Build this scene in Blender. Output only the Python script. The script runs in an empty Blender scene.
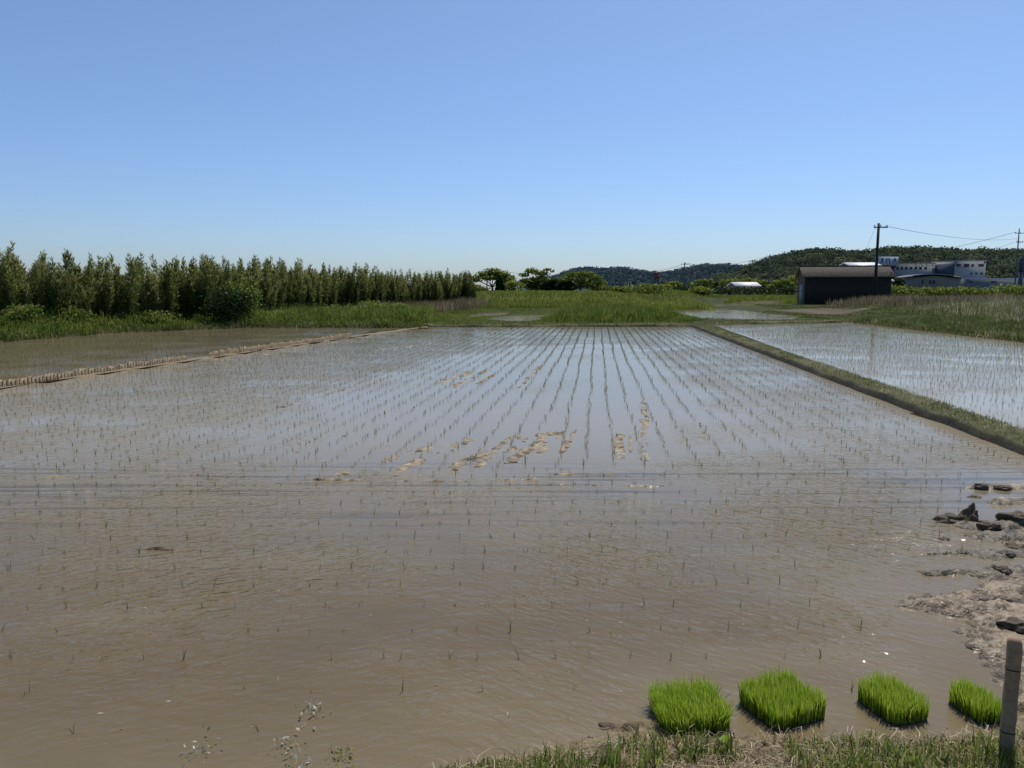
import bpy, math, random
import numpy as np
from mathutils import Vector

R = math.radians
C = bpy.context.scene.collection
S = bpy.context.scene
rng = np.random.default_rng(7)
random.seed(7)

# ------------------------------------------------------------------ camera
CAM_H, TH = 1.82, math.atan(94 / 768)
cam_d = bpy.data.cameras.new('camera'); cam = bpy.data.objects.new('camera', cam_d); C.objects.link(cam)
cam.location = (0, 0, CAM_H); cam.rotation_euler = (math.pi / 2 - TH, 0, 0)
cam_d.sensor_width = 36; cam_d.lens = 27.0; cam_d.clip_end = 9000; cam_d.clip_start = 0.05
S.camera = cam
S.view_settings.view_transform = 'Standard'; S.view_settings.look = 'None'; S.view_settings.exposure = 0
S.render.resolution_x, S.render.resolution_y = 1024, 768

def at(u, v, z=0.0):
    """ground point (height z) seen at a pixel of the photograph: used for surveying the place"""
    a, b = (u - 512) / 768, (384 - v) / 768
    dy, dz = math.cos(TH) + math.sin(TH) * b, -math.sin(TH) + math.cos(TH) * b
    t = (z - CAM_H) / dz
    return (a * t, dy * t)
def hz(v, Y):
    """height of something at distance Y whose top shows on row v"""
    b = (384 - v) / 768
    return CAM_H + Y * (-math.sin(TH) + math.cos(TH) * b) / (math.cos(TH) + math.sin(TH) * b)
def xu(u, Y, z=CAM_H):
    return (u - 512) / 768 * (Y * math.cos(TH) - (z - CAM_H) * math.sin(TH))

# ------------------------------------------------------------------ light
SUN_EL, SUN_AZ = R(60), R(32)
w = bpy.data.worlds.new('World'); S.world = w; w.use_nodes = True
nt = w.node_tree; nt.nodes.clear()
sky = nt.nodes.new('ShaderNodeTexSky'); sky.sky_type = 'NISHITA'; sky.sun_disc = False
sky.sun_elevation = SUN_EL; sky.sun_rotation = SUN_AZ
sky.altitude = 0; sky.air_density = 1.0; sky.dust_density = 0.7; sky.ozone_density = 2.2
tcw = nt.nodes.new('ShaderNodeTexCoord'); sxw = nt.nodes.new('ShaderNodeSeparateXYZ'); rw = nt.nodes.new('ShaderNodeValToRGB')
e = rw.color_ramp.elements; e[0].position = 0; e[0].color = (.61, .725, .98, 1); e[1].position = .45; e[1].color = (.78, .86, .95, 1)
e2 = rw.color_ramp.elements.new(.10); e2.color = (.635, .765, 1.0, 1)
hs = nt.nodes.new('ShaderNodeMixRGB'); hs.blend_type = 'MULTIPLY'; hs.inputs[0].default_value = 1
nt.links.new(tcw.outputs['Generated'], sxw.inputs[0]); nt.links.new(sxw.outputs[2], rw.inputs[0]); nt.links.new(rw.outputs[0], hs.inputs[2])
bg = nt.nodes.new('ShaderNodeBackground'); bg.inputs[1].default_value = 0.125
wo = nt.nodes.new('ShaderNodeOutputWorld')
nt.links.new(sky.outputs[0], hs.inputs[1]); nt.links.new(hs.outputs[0], bg.inputs[0]); nt.links.new(bg.outputs[0], wo.inputs[0])
sd = bpy.data.lights.new('sun', 'SUN'); sd.energy = 4.2; sd.angle = R(0.53); sd.color = (1, .955, .88)
so = bpy.data.objects.new('sun', sd); C.objects.link(so)
dv = Vector((math.sin(SUN_AZ) * math.cos(SUN_EL), math.cos(SUN_AZ) * math.cos(SUN_EL), math.sin(SUN_EL)))
so.rotation_euler = dv.to_track_quat('Z', 'Y').to_euler(); so.location = (0, 0, 50)

# ------------------------------------------------------------------ noise (numpy)
def _h(ix, iy, s):
    n = (ix.astype(np.int64) * 374761393 + iy.astype(np.int64) * 668265263 + s * 974711) & 0x7fffffff
    n = ((n ^ (n >> 13)) * 1274126177) & 0x7fffffff
    return ((n ^ (n >> 16)) & 0xffff) / 65535.0
def vnoise(x, y, s=0):
    x = np.asarray(x, float); y = np.asarray(y, float)
    ix, iy = np.floor(x), np.floor(y); fx, fy = x - ix, y - iy
    fx = fx * fx * (3 - 2 * fx); fy = fy * fy * (3 - 2 * fy)
    a = _h(ix, iy, s); b = _h(ix + 1, iy, s); c = _h(ix, iy + 1, s); d = _h(ix + 1, iy + 1, s)
    return (a * (1 - fx) + b * fx) * (1 - fy) + (c * (1 - fx) + d * fx) * fy
def fbm(x, y, s=0, o=4):
    t = 0; a = .5; n = 0
    for k in range(o):
        t = t + a * vnoise(x * 2 ** k + k * 7.3, y * 2 ** k - k * 3.1, s + k); n += a; a *= .5
    return t / n
def ss(a, b, x):
    t = np.clip((x - a) / (b - a), 0, 1); return t * t * (3 - 2 * t)
def sdp(x, y, poly):
    """signed distance to a polygon, negative inside"""
    x = np.asarray(x, float); y = np.asarray(y, float)
    d = np.full(x.shape, 1e18); inside = np.zeros(x.shape, bool)
    n = len(poly)
    for i in range(n):
        ax, ay = poly[i]; bx, by = poly[(i + 1) % n]
        ex, ey = bx - ax, by - ay; wx, wy = x - ax, y - ay
        t = np.clip((wx * ex + wy * ey) / (ex * ex + ey * ey + 1e-12), 0, 1)
        d = np.minimum(d, (wx - ex * t) ** 2 + (wy - ey * t) ** 2)
        c = ((ay <= y) & (by > y)) | ((by <= y) & (ay > y))
        xi = ax + (y - ay) / (ey if abs(ey) > 1e-12 else 1e-12) * ex
        inside ^= c & (x < xi)
    d = np.sqrt(d)
    return np.where(inside, -d, d)
def inpoly(n, poly):
    """n random points inside a polygon"""
    P = np.array(poly); lo, hi = P.min(0), P.max(0); out = np.zeros((0, 2))
    while len(out) < n:
        q = rng.uniform(lo, hi, (n * 2, 2)); q = q[sdp(q[:, 0], q[:, 1], poly) < 0]; out = np.vstack([out, q])
    return out[:n]

# ------------------------------------------------------------------ materials
def nmat(name):
    m = bpy.data.materials.new(name); m.use_nodes = True
    t = m.node_tree; t.nodes.clear()
    return m, t, (lambda k, **kw: _n(t, k, **kw)), t.links.new
def _n(t, k, **kw):
    n = t.nodes.new('ShaderNode' + k)
    for a, b in kw.items():
        if a.startswith('i_'):
            key = a[2:]; n.inputs[int(key) if key.isdigit() else key.replace('_', ' ')].default_value = b
        else: setattr(n, a, b)
    return n
def ramp(n, stops):
    e = n.color_ramp.elements
    while len(e) < len(stops): e.new(.5)
    for k, (p, c) in enumerate(stops): e[k].position = p; e[k].color = (*c, 1) if len(c) == 3 else c
    return n
def solid(name, col, rough=.7, var=.25, scale=6, bump=.0, metal=0, spec=.4):
    m, t, N, L = nmat(name)
    g = N('NewGeometry'); no = N('TexNoise', i_Scale=scale, i_Detail=5.0, i_Roughness=.65)
    oi = N('ObjectInfo')
    r = ramp(N('ValToRGB'), [(.25, tuple(c * (1 - var) for c in col)), (.75, tuple(min(1, c * (1 + var)) for c in col))])
    p = N('BsdfPrincipled', i_Roughness=rough, i_Metallic=metal); p.inputs['Specular IOR Level'].default_value = spec
    o = N('OutputMaterial')
    tc = N('TexCoord'); L(tc.outputs['Object'], no.inputs['Vector'])
    L(no.outputs[0], r.inputs[0]); L(r.outputs[0], p.inputs['Base Color'])
    if bump:
        b = N('Bump', i_Strength=.6, i_Distance=bump); L(no.outputs[0], b.inputs['Height']); L(b.outputs[0], p.inputs['Normal'])
    L(p.outputs[0], o.inputs[0]); return m
def leafmat(name, stops, trans=.4, rough=.5, spec=.25, objvar=.0, noise=0):
    """foliage: colour from the per-leaf 'tint' attribute, light passes through"""
    m, t, N, L = nmat(name)
    a = N('Attribute', attribute_name='tint'); r = ramp(N('ValToRGB'), stops)
    fac = a.outputs['Fac']
    if objvar:
        oi = N('ObjectInfo'); ma = N('MapRange', i_3=-objvar, i_4=objvar); L(oi.outputs['Random'], ma.inputs[0])
        ad = N('Math', operation='ADD'); L(fac, ad.inputs[0]); L(ma.outputs[0], ad.inputs[1]); fac = ad.outputs[0]
    if noise:
        g = N('NewGeometry'); no = N('TexNoise', i_Scale=noise, i_Detail=3.0); L(g.outputs['Position'], no.inputs['Vector'])
        mr = N('MapRange', i_1=.3, i_2=.7, i_3=-.3, i_4=.3); L(no.outputs[0], mr.inputs[0])
        ad = N('Math', operation='ADD'); L(fac, ad.inputs[0]); L(mr.outputs[0], ad.inputs[1]); fac = ad.outputs[0]
    L(fac, r.inputs[0])
    d = N('BsdfPrincipled', i_Roughness=rough); d.inputs['Specular IOR Level'].default_value = spec
    tr = N('BsdfTranslucent'); mx = N('MixShader', i_0=trans); o = N('OutputMaterial')
    hu = N('HueSaturation', i_Hue=.485, i_Saturation=1.08, i_Value=1.6)
    L(r.outputs[0], d.inputs['Base Color']); L(r.outputs[0], hu.inputs['Color']); L(hu.outputs[0], tr.inputs['Color'])
    L(d.outputs[0], mx.inputs[1]); L(tr.outputs[0], mx.inputs[2]); L(mx.outputs[0], o.inputs[0])
    return m

# ------------------------------------------------------------------ objects
def build(name, V, F, mat, parent=None, attrs=None, smooth=False, cols=None):
    """F: list of index arrays (n,3) or (n,4)"""
    V = np.asarray(V, np.float32)
    me = bpy.data.meshes.new(name)
    F = [np.asarray(f, np.int64) for f in F if len(f)]
    loops = np.concatenate([f.ravel() for f in F]); tot = np.concatenate([np.full(len(f), f.shape[1]) for f in F])
    me.vertices.add(len(V)); me.vertices.foreach_set('co', V.ravel())
    me.loops.add(len(loops)); me.loops.foreach_set('vertex_index', loops.astype(np.int32))
    me.polygons.add(len(tot)); st = np.concatenate([[0], np.cumsum(tot)[:-1]])
    me.polygons.foreach_set('loop_start', st.astype(np.int32)); me.polygons.foreach_set('loop_total', tot.astype(np.int32))
    if smooth: me.polygons.foreach_set('use_smooth', np.ones(len(tot), bool))
    me.update(calc_edges=True)
    for k, a in (attrs or {}).items():
        at_ = me.attributes.new(k, 'FLOAT', 'POINT'); at_.data.foreach_set('value', np.asarray(a, np.float32))
    if cols is not None:
        ca = me.attributes.new('Col', 'FLOAT_COLOR', 'POINT')
        ca.data.foreach_set('color', np.hstack([cols, np.ones((len(cols), 1))]).astype(np.float32).ravel())
    if mat: me.materials.append(mat)
    o = bpy.data.objects.new(name, me); C.objects.link(o)
    if parent: o.parent = parent
    return o
def tag(o, label=None, cat=None, group=None, kind=None):
    if label: o['label'] = label
    if cat: o['category'] = cat
    if group: o['group'] = group
    if kind: o['kind'] = kind
    return o
def thing(name, label, cat, loc=(0, 0, 0), rz=0, group=None):
    o = bpy.data.objects.new(name, None); C.objects.link(o); o.location = loc; o.rotation_euler = (0, 0, rz)
    o.empty_display_size = .2
    return tag(o, label, cat, group)
def copy_tree(o, parent=None):
    c = o.copy(); C.objects.link(c); c.parent = parent
    for ch in list(o.children): copy_tree(ch, c)
    return c
class MB:
    """collects shapes into one mesh"""
    def __init__(s): s.V = []; s.F3 = []; s.F4 = []; s.n = 0; s.T = []
    def add(s, V, F3=None, F4=None, tint=None):
        V = np.asarray(V, float).reshape(-1, 3)
        if F3 is not None and len(F3): s.F3.append(np.asarray(F3) + s.n)
        if F4 is not None and len(F4): s.F4.append(np.asarray(F4) + s.n)
        s.V.append(V); s.T.append(np.full(len(V), .5) if tint is None else np.asarray(tint, float)); s.n += len(V); return s
    def box(s, c, d, rz=0, bev=0):
        x, y, z = d[0] / 2, d[1] / 2, d[2] / 2
        V = np.array([(-x, -y, -z), (x, -y, -z), (x, y, -z), (-x, y, -z), (-x, -y, z), (x, -y, z), (x, y, z), (-x, y, z)])
        q = np.array([[math.cos(rz), math.sin(rz), 0], [-math.sin(rz), math.cos(rz), 0], [0, 0, 1]])
        return s.add(V @ q + np.array(c), F4=[(0, 3, 2, 1), (4, 5, 6, 7), (0, 1, 5, 4), (1, 2, 6, 5), (2, 3, 7, 6), (3, 0, 4, 7)])
    def tube(s, path, rad, n=8, cap=True):
        P = np.array(path, float); m = len(P); r = np.broadcast_to(np.asarray(rad, float), (m,))
        T = np.gradient(P, axis=0); T /= np.linalg.norm(T, axis=1)[:, None] + 1e-9
        ref = np.array([0, 0, 1.]) if abs(T[0][2]) < .9 else np.array([1., 0, 0])
        A = np.cross(T, ref); A /= np.linalg.norm(A, axis=1)[:, None] + 1e-9; B = np.cross(T, A)
        an = np.arange(n) / n * 2 * math.pi
        V = P[:, None] + r[:, None, None] * (A[:, None] * np.cos(an)[None, :, None] + B[:, None] * np.sin(an)[None, :, None])
        F = []
        for i in range(m - 1):
            for j in range(n):
                k = (j + 1) % n; F.append((i * n + j, i * n + k, (i + 1) * n + k, (i + 1) * n + j))
        V = V.reshape(-1, 3); F3 = []
        if cap:
            V = np.vstack([V, P[0], P[-1]]); a, b = m * n, m * n + 1
            for j in range(n):
                k = (j + 1) % n; F3 += [(a, k, j), (b, (m - 1) * n + j, (m - 1) * n + k)]
        return s.add(V, F3, F)
    def prism(s, prof, y0, y1, axis='y'):
        """extrude an (x,z) outline along y"""
        n = len(prof); p = np.array(prof)
        V = np.vstack([np.c_[p[:, 0], np.full(n, y0), p[:, 1]], np.c_[p[:, 0], np.full(n, y1), p[:, 1]]])
        F = [(i, (i + 1) % n, n + (i + 1) % n, n + i) for i in range(n)]
        c = p.mean(0); V = np.vstack([V, (c[0], y0, c[1]), (c[0], y1, c[1])])
        F3 = [((i + 1) % n, i, 2 * n) for i in range(n)] + [(n + i, n + (i + 1) % n, 2 * n + 1) for i in range(n)]
        return s.add(V, F3, F)
    def build(s, name, mat, parent=None, smooth=False, **k):
        V = np.vstack(s.V)
        F = [np.vstack(f) for f in (s.F3, s.F4) if f]
        return build(name, V, F, mat, parent, {'tint': np.concatenate(s.T)}, smooth, **k)
def blades(P, H, W, lean=.3, droop=0.0, az=None, tint=None, grad=0):
    """grass blades: quad + tip triangle each -> V, F3, F4, tint"""
    P = np.asarray(P, float); n = len(P); H = np.broadcast_to(H, (n,)); W = np.broadcast_to(W, (n,))
    fa = rng.uniform(0, 2 * math.pi, n); la = rng.uniform(0, 2 * math.pi, n) if az is None else az
    le = np.abs(rng.normal(0, 1, n)) * lean
    side = np.c_[np.cos(fa), np.sin(fa), np.zeros(n)] * (W / 2)[:, None]
    ld = np.c_[np.cos(la), np.sin(la), np.zeros(n)]
    mid = P + np.c_[np.zeros((n, 2)), H * .6] + ld * (H * le * .35)[:, None]
    tip = P + np.c_[np.zeros((n, 2)), H * np.clip(1 - droop * le - .25 * le * le, .25, 1)] + ld * (H * le)[:, None]
    V = np.stack([P - side, P + side, mid + side * .8, mid - side * .8, tip], 1).reshape(-1, 3)
    b = np.arange(n)[:, None] * 5
    t = rng.uniform(0, 1, n) if tint is None else tint
    return V, b + np.array([[3, 2, 4]]), b + np.array([[0, 1, 2, 3]]), np.clip(np.repeat(t, 5) + grad * np.tile([-.8, -.8, .1, .1, 1.0], n), 0, 1)
def leaves(P, size, asp=.5, up=.0, tint=None, dirs=None):
    """diamond leaves with random facing"""
    P = np.asarray(P, float); n = len(P); size = np.broadcast_to(size, (n,))
    a = rng.normal(0, 1, (n, 3)) if dirs is None else dirs + rng.normal(0, .35, (n, 3)); a[:, 2] += up
    a /= np.linalg.norm(a, axis=1)[:, None]
    b = np.cross(a, rng.normal(0, 1, (n, 3))); b /= np.linalg.norm(b, axis=1)[:, None]
    A = a * (size / 2)[:, None]; B = b * (size * asp / 2)[:, None]
    V = np.stack([P - A, P + B, P + A, P - B], 1).reshape(-1, 3)
    t = rng.uniform(0, 1, n) if tint is None else tint
    return V, None, np.arange(n)[:, None] * 4 + np.array([[0, 1, 2, 3]]), np.repeat(t, 4)

# ------------------------------------------------------------------ the survey: field outlines in metres
LV = (3.40 / 30.83, 1.0)                                   # direction of the right levee and of the planted rows
FARR, NEARR = at(690, 326.3), (5.69, 8.37)                 # right levee foot on the main field's side
LN, LF = at(0, 389), at(365, 335.5)                        # left levee
ld = ((LF[0] - LN[0]) / (LF[1] - LN[1]))
LNN = (LN[0] - ld * 9, LN[1] - 9)
shore_px = [(430, 772), (470, 757), (540, 748), (600, 737), (640, 720), (662, 731), (700, 738), (745, 731), (790, 738), (860, 733), (920, 737), (985, 733), (1012, 712), (975, 684), (963, 668), (957, 640), (949, 622), (908, 613), (890, 601),
            (894, 590), (955, 588), (1000, 575), (1030, 560), (1034, 545), (1024, 520), (1020, 500), (1040, 480)]
shore = [at(*p) for p in shore_px]
MAIN = [LNN, LN, LF, at(430, 326.6), FARR, NEARR, (5.35, 6.3)] + shore[::-1] + [(-1.0, 2.45), (-6, 2.2), (-12.5, 2.2)]
RIGHT = [(6.2, 8.2), (5.69 + LV[0] * 3 + .52, 11.37), at(709, 323.6), at(842, 321.8), at(1024, 343.2), (17.2, 14), (16.8, 8)]
LEFT = [(-20, 12), (LNN[0] - .5, 6), (LN[0] - .45, LN[1]), (LF[0] - .4, LF[1]), at(372, 331.8), at(418, 328.3), at(250, 327.8), at(120, 333), at(0, 343), (-22, 24)]
POND_A = [at(667, 311), at(722, 309), at(798, 316.6), at(790, 319.3), at(705, 320), at(676, 315)]
POND_B = [at(714, 305.8), at(740, 302.6), at(780, 302), at(780, 303.6), at(735, 305.8)]
POND_C = [at(486, 319), at(520, 315), at(556, 315.5), at(548, 320.5), at(512, 321.5)]
POND_D = [at(468, 316.5), at(486, 313.5), at(508, 313.2), at(500, 315.5), at(478, 317.5)]
DRYF = [at(768, 310.5), at(828, 308.5), at(868, 313), at(850, 315), at(812, 315)]
WATERS = [MAIN, RIGHT, LEFT, POND_A, POND_B, POND_C, POND_D]

# mud showing above the shallow water: (u, v, half length along the rows, half width, height)
def rowseg(u, v0, v1, wd): return (at(u[0], v0), at(u[1], v1), wd)
STREAKS = [rowseg((452, 515), 470, 437, .16), rowseg((478, 540), 466, 434, .12), rowseg((508, 556), 462, 432, .13), rowseg((540, 566), 452, 428, .12), rowseg((392, 470), 472, 440, .14), rowseg((340, 430), 474, 447, .12),
           rowseg((562, 575), 452, 430, .08), rowseg((618, 620), 458, 434, .09), rowseg((631, 630), 452, 436, .05), rowseg((646, 643), 460, 398, .09), rowseg((708, 700), 440, 420, .09), rowseg((300, 345), 452, 436, .07),
           rowseg((520, 540), 388, 366, .10), rowseg((438, 470), 384, 372, .2), rowseg((450, 488), 388, 370, .14), rowseg((478, 500), 384, 372, .12), rowseg((376, 436), 350.5, 342, .28), rowseg((283, 392), 407, 376, .05),
           rowseg((290, 330), 446, 436, .06), rowseg((490, 500), 344, 340, .16), rowseg((255, 330), 356, 346, .14)]
CROSS = [((290, 474), (420, 475.5), .035), ((300, 480), (405, 481), .03), ((500, 475), (640, 474), .03), ((560, 485), (680, 487), .025), ((400, 483), (560, 479), .02),
         ((0, 547), (175, 550), .025), ((0, 553), (120, 556), .03), ((0, 477), (200, 475), .02), ((60, 492), (160, 490), .02),]
def segd(x, y, a, b):
    ex, ey = b[0] - a[0], b[1] - a[1]; t = np.clip(((x - a[0]) * ex + (y - a[1]) * ey) / (ex * ex + ey * ey), 0, 1)
    return np.hypot(x - a[0] - ex * t, y - a[1] - ey * t)

MUDS = [((975, 488), (1040, 487), .10, .05), ((1000, 503), (1050, 500), .12, .05), ((968, 527), (1050, 524), .12, .05), ((985, 538), (1050, 536), .14, .05), ((930, 554), (1000, 552), .045, .03), ((985, 556), (1050, 552), .12, .04),
        ((930, 574), (990, 570), .05, .03), ((985, 574), (1050, 572), .12, .05), ((1000, 590), (1050, 588), .1, .05), ((1005, 620), (1050, 626), .05, .05), ((955, 596), (1010, 600), .06, .04), ((612, 730), (655, 728), .05, .035), ((560, 748), (600, 742), .04, .03)]
def ground_z(x, y):
    base = .14 + .10 * (fbm(x * .25, y * .25, 3) - .5)
    # dike and rising land
    du = x / np.maximum(y, 1)
    dike = ss(62, 88, y) * (1 - ss(.20, .29, du)) * ss(-.16, -.02, du)
    base = base + 1.15 * dike * (1 - ss(160, 400, y))
    base = base + .35 * ss(20, 34, x) * ss(20, 40, y) * (1 - ss(150, 300, y))
    base = base + .25 * ss(0, 2, -17.5 - x + 0 * y) * ss(15, 25, y)
    near = (y < 8.6) & (x > -2)
    nb = y < 3.4
    base = np.where(y < 8.6, .03 - .008 * ss(3.2, 3.6, y) + np.clip(2.75 - y, 0, 3) * .10 + .03 * ss(3.4, 6, x), base)
    low = np.maximum(ss(.12, .19, du) * ss(43, 47, y) * (1 - ss(.42, .47, du)) * (1 - ss(110, 125, y)), ss(-.12, -.09, du) * (1 - ss(.05, .08, du)) * ss(39, 41, y) * (1 - ss(58, 63, y)))
    base = base * (1 - low) + .03 * low
    z = base
    for k, W in enumerate(WATERS):
        s = sdp(x, y, W)
        if k == 0:
            wob = .10 * (fbm(x * 5, y * 5, 11) - .5) + .05 * (fbm(x * 16, y * 16, 12) - .5)
            s = np.where(y < 8.6, s + wob * np.where(y < 3.3, .5, 1.0), s)
            t = np.where(y < 8.6, np.where(y < 3.2, ss(-.10, .12, s), ss(-.16, .26, s)), ss(.02, .36, s))
        else: t = ss(-.02, .34, s)
        bed = -.05
        z = z * t + bed * (1 - t)
        if k == 0: smain = s
    # clumpy mud along the right shore, small clods on the near bank
    shore_m = ss(-.28, .1, smain) * (y < 8.6) * ss(2.9, 3.4, y + .3 * (x > 2.2)) * (x > 1.2)
    c1 = fbm(x * 7, y * 11, 21, 4); c2 = np.abs(fbm(x * 18, y * 26, 22, 3) - .5) * 2; c3 = fbm(x * 45, y * 55, 23, 2)
    led = fbm(x * 5 + 3, y * 13, 26, 3)
    z = z + shore_m * (.045 * (c1 - .46) + .018 * (c2 - .3) + .020 * (c3 - .5) + .020 * ss(.50, .58, led) - .026 * ss(.62, .70, fbm(x * 3, y * 6, 27, 3)) + .002)
    for a, b, r, h in MUDS:
        d = segd(x, y, at(*a), at(*b)) + .10 * (c1 - .5) + .05 * (c3 - .5)
        z = np.maximum(z, np.where(d < r, -.02 + (h * .7 + .025) * (1 - np.clip(d / r, 0, 1) ** 2) + .03 * (c2 - .4) * (d < r), -1))
    nb_m = ss(-.05, .08, smain) * (y < 3.4)
    z = z + nb_m * (.03 * (fbm(x * 9, y * 9, 31) - .5) + .022 * (fbm(x * 30, y * 30, 32, 2) - .5))
    # mud streaks left by the planting machine
    inside = (smain < -.1)
    xr = x - LV[0] * y; tex = fbm(xr * 6, y * .7, 41, 3); tex2 = fbm(xr * 16, y * 3, 42, 3); tex3 = fbm(xr * 34, y * 14, 44, 2)
    for a, b, r in STREAKS:
        r = r * 1.1
        d = segd(x, y, a, b)
        m = np.exp(-(d / r) ** 2)
        z = np.where(inside & (d < 3 * r), np.maximum(z, -.05 + .066 * m * (.60 + .9 * (tex - .2)) + m * .085 * (tex2 - .5) + m * .05 * (tex3 - .5)), z)
    z = np.where(inside & (z > .004) & (y > 7), .004 + .22 * (z - .004), z)
    for a, b, r in CROSS:
        d = segd(x, y, at(*a), at(*b)); m = np.exp(-(d / r) ** 2)
        z = np.where(inside & (d < 3 * r), np.maximum(z, -.05 + m * (.060 * (.3 + 1.1 * fbm(x * 4, y * 9, 43, 3)) + .03 * (tex2 - .5))), z)
    return z, smain

# ---- tensor grid: fine near the camera, coarse out to the horizon
def axis(segs):
    out = []
    for a, b, st in segs: out.append(np.arange(a, b - 1e-6, st))
    return np.concatenate(out + [[segs[-1][1]]])
def grow(a, b, st, f):
    out = []; v = a
    while v < b: out.append(v); v += st; st *= f
    return out + [b]
gx = np.concatenate([-np.array(grow(24, 4000, .6, 1.12))[::-1], axis([(-24 + .3, -10, .3), (-10, -5, .15), (-5, -.5, .035), (-.5, .4, .03), (.4, 4.3, .016), (4.3, 10, .07), (10, 24, .3)])[:-1], np.array(grow(24, 4000, .6, 1.12))])
gy = np.concatenate([axis([(-6, 2.2, .4), (2.2, 6.9, .016), (6.9, 8.6, .022), (8.6, 12, .035), (12, 24, .12), (24, 45, .25)])[:-1], np.array(grow(45, 9000, .5, 1.06))])
X, Y = np.meshgrid(gx, gy); nx, ny = len(gx), len(gy)
xf, yf = X.ravel(), Y.ravel()
zf, sm = ground_z(xf, yf)
idx = np.arange(nx * ny).reshape(ny, nx)
Fq = np.stack([idx[:-1, :-1], idx[:-1, 1:], idx[1:, 1:], idx[1:, :-1]], -1).reshape(-1, 4)
# albedo by place
G1, G2 = np.array([.060, .085, .022]), np.array([.10, .105, .038])
n1 = fbm(xf * .15, yf * .15, 51)[:, None]; n2 = fbm(xf * 2, yf * 2, 52)[:, None]
col = G1 * (1 - n1) + G2 * n1; col = col * (.35 + .55 * n2)
MUDL, MUDD, BED, SOIL = np.array([.315, .245, .160]), np.array([.085, .062, .038]), np.array([.20, .145, .085]), np.array([.20, .155, .09])
c3 = fbm(xf * 32, yf * 40, 23, 3)[:, None]; c1 = fbm(xf * 6, yf * 9, 61, 3)[:, None]
MUDL = MUDL * (1 - .42 * ss(4.3, 5.1, yf))[:, None]  # nearer mud stays paler: the glare on it is put into the colour
mud = MUDL * ss(.35, .6, c3 * .6 + c1 * .4) + MUDD * (1 - ss(.35, .6, c3 * .6 + c1 * .4))
inm = (sm < .05)[:, None]
near = ((yf < 8.6) & (xf > 1.0))[:, None]
wet = np.zeros(len(xf))
mud = mud * (.62 + .38 * ss(.004, .03, zf))[:, None]
col = np.where(near, mud, col); wet = np.where((yf < 8.6) & (xf > 1.0), 1, wet)
nearbank = ((yf < 3.15) & (sm > -.05))[:, None]
col = np.where(nearbank, SOIL * (.35 + 1.0 * c3), col); wet = np.where(nearbank[:, 0], .35, wet)
streak = np.where((yf < 6)[:, None], .5, 1) * np.array([.22, .182, .125]) * (.25 + 1.15 * ss(.3, .62, c3 * .5 + fbm(xf * 14, yf * 9, 62, 3)[:, None] * .5))
streak = 1.25 * streak * (.80 + .20 * ss(.003, .010, zf))[:, None]
col = np.where(inm & ~nearbank & (yf > 3.6)[:, None], streak, col); wet = np.where((sm < .05) & (yf > 3.6) & (xf < 1), .25, wet)
for W in WATERS[1:]:
    s = sdp(xf, yf, W); m = (1 - ss(-.1, .22, s))[:, None]; col = col * (1 - m) + np.array([.11, .09, .05]) * m; m = np.exp(-((s - .2) / .2) ** 2)[:, None] * .8; col = col * (1 - m) + np.array([.045, .04, .02]) * m
m = (1 - ss(-1.5, .8, sdp(xf, yf, DRYF) + 4.5 * (fbm(xf * .6, yf * .3, 71) - .5)))[:, None]
col = col * (1 - m) + np.array([.13, .10, .07]) * (.4 + 1.2 * fbm(xf * .8, yf * .25, 72)[:, None]) * m
far = ss(110, 200, yf)[:, None]; col = col * (1 - far) + np.array([.07, .085, .045]) * far

m, t, N, L = nmat('ground')
a = N('Attribute', attribute_name='Col'); aw = N('Attribute', attribute_name='wet')
g = N('NewGeometry'); no = N('TexNoise', i_Scale=22.0, i_Detail=6.0, i_Roughness=.7); L(g.outputs['Position'], no.inputs['Vector'])
mr = N('MapRange', i_1=.3, i_2=.7, i_3=.65, i_4=1.3); L(no.outputs[0], mr.inputs[0])
mu = N('VectorMath', operation='SCALE'); L(a.outputs['Color'], mu.inputs[0]); L(mr.outputs[0], mu.inputs['Scale'])
p = N('BsdfPrincipled'); L(mu.outputs[0], p.inputs['Base Color'])
rr = N('MapRange', i_3=.95, i_4=.44); L(aw.outputs['Fac'], rr.inputs[0]); nr = N('TexNoise', i_Scale=35.0, i_Detail=3.0); L(g.outputs['Position'], nr.inputs['Vector']); nm_ = N('MapRange', i_1=.4, i_2=.62, i_3=-.20, i_4=.12); L(nr.outputs[0], nm_.inputs[0]); nw = N('Math', operation='MULTIPLY_ADD'); L(nm_.outputs[0], nw.inputs[0]); L(aw.outputs['Fac'], nw.inputs[1]); L(rr.outputs[0], nw.inputs[2]); L(nw.outputs[0], p.inputs['Roughness'])
sr = N('MapRange', i_3=.06, i_4=.17); L(aw.outputs['Fac'], sr.inputs[0]); L(sr.outputs[0], p.inputs['Specular IOR Level'])
bu = N('Bump', i_Strength=.85, i_Distance=.013); no2 = N('TexNoise', i_Scale=70.0, i_Detail=4.0); L(g.outputs['Position'], no2.inputs['Vector'])
L(no2.outputs[0], bu.inputs['Height']); L(bu.outputs[0], p.inputs['Normal'])
o = N('OutputMaterial'); L(p.outputs[0], o.inputs[0]); M_GROUND = m
tag(build('ground', np.c_[xf, yf, zf], [Fq], M_GROUND, None, {'wet': wet}, True, cols=col), 'muddy and grassy land around the flooded rice fields', kind='structure')
from functools import partial
def gz(x, y):
    return ground_z(np.atleast_1d(np.asarray(x, float)), np.atleast_1d(np.asarray(y, float)))[0]

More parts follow.
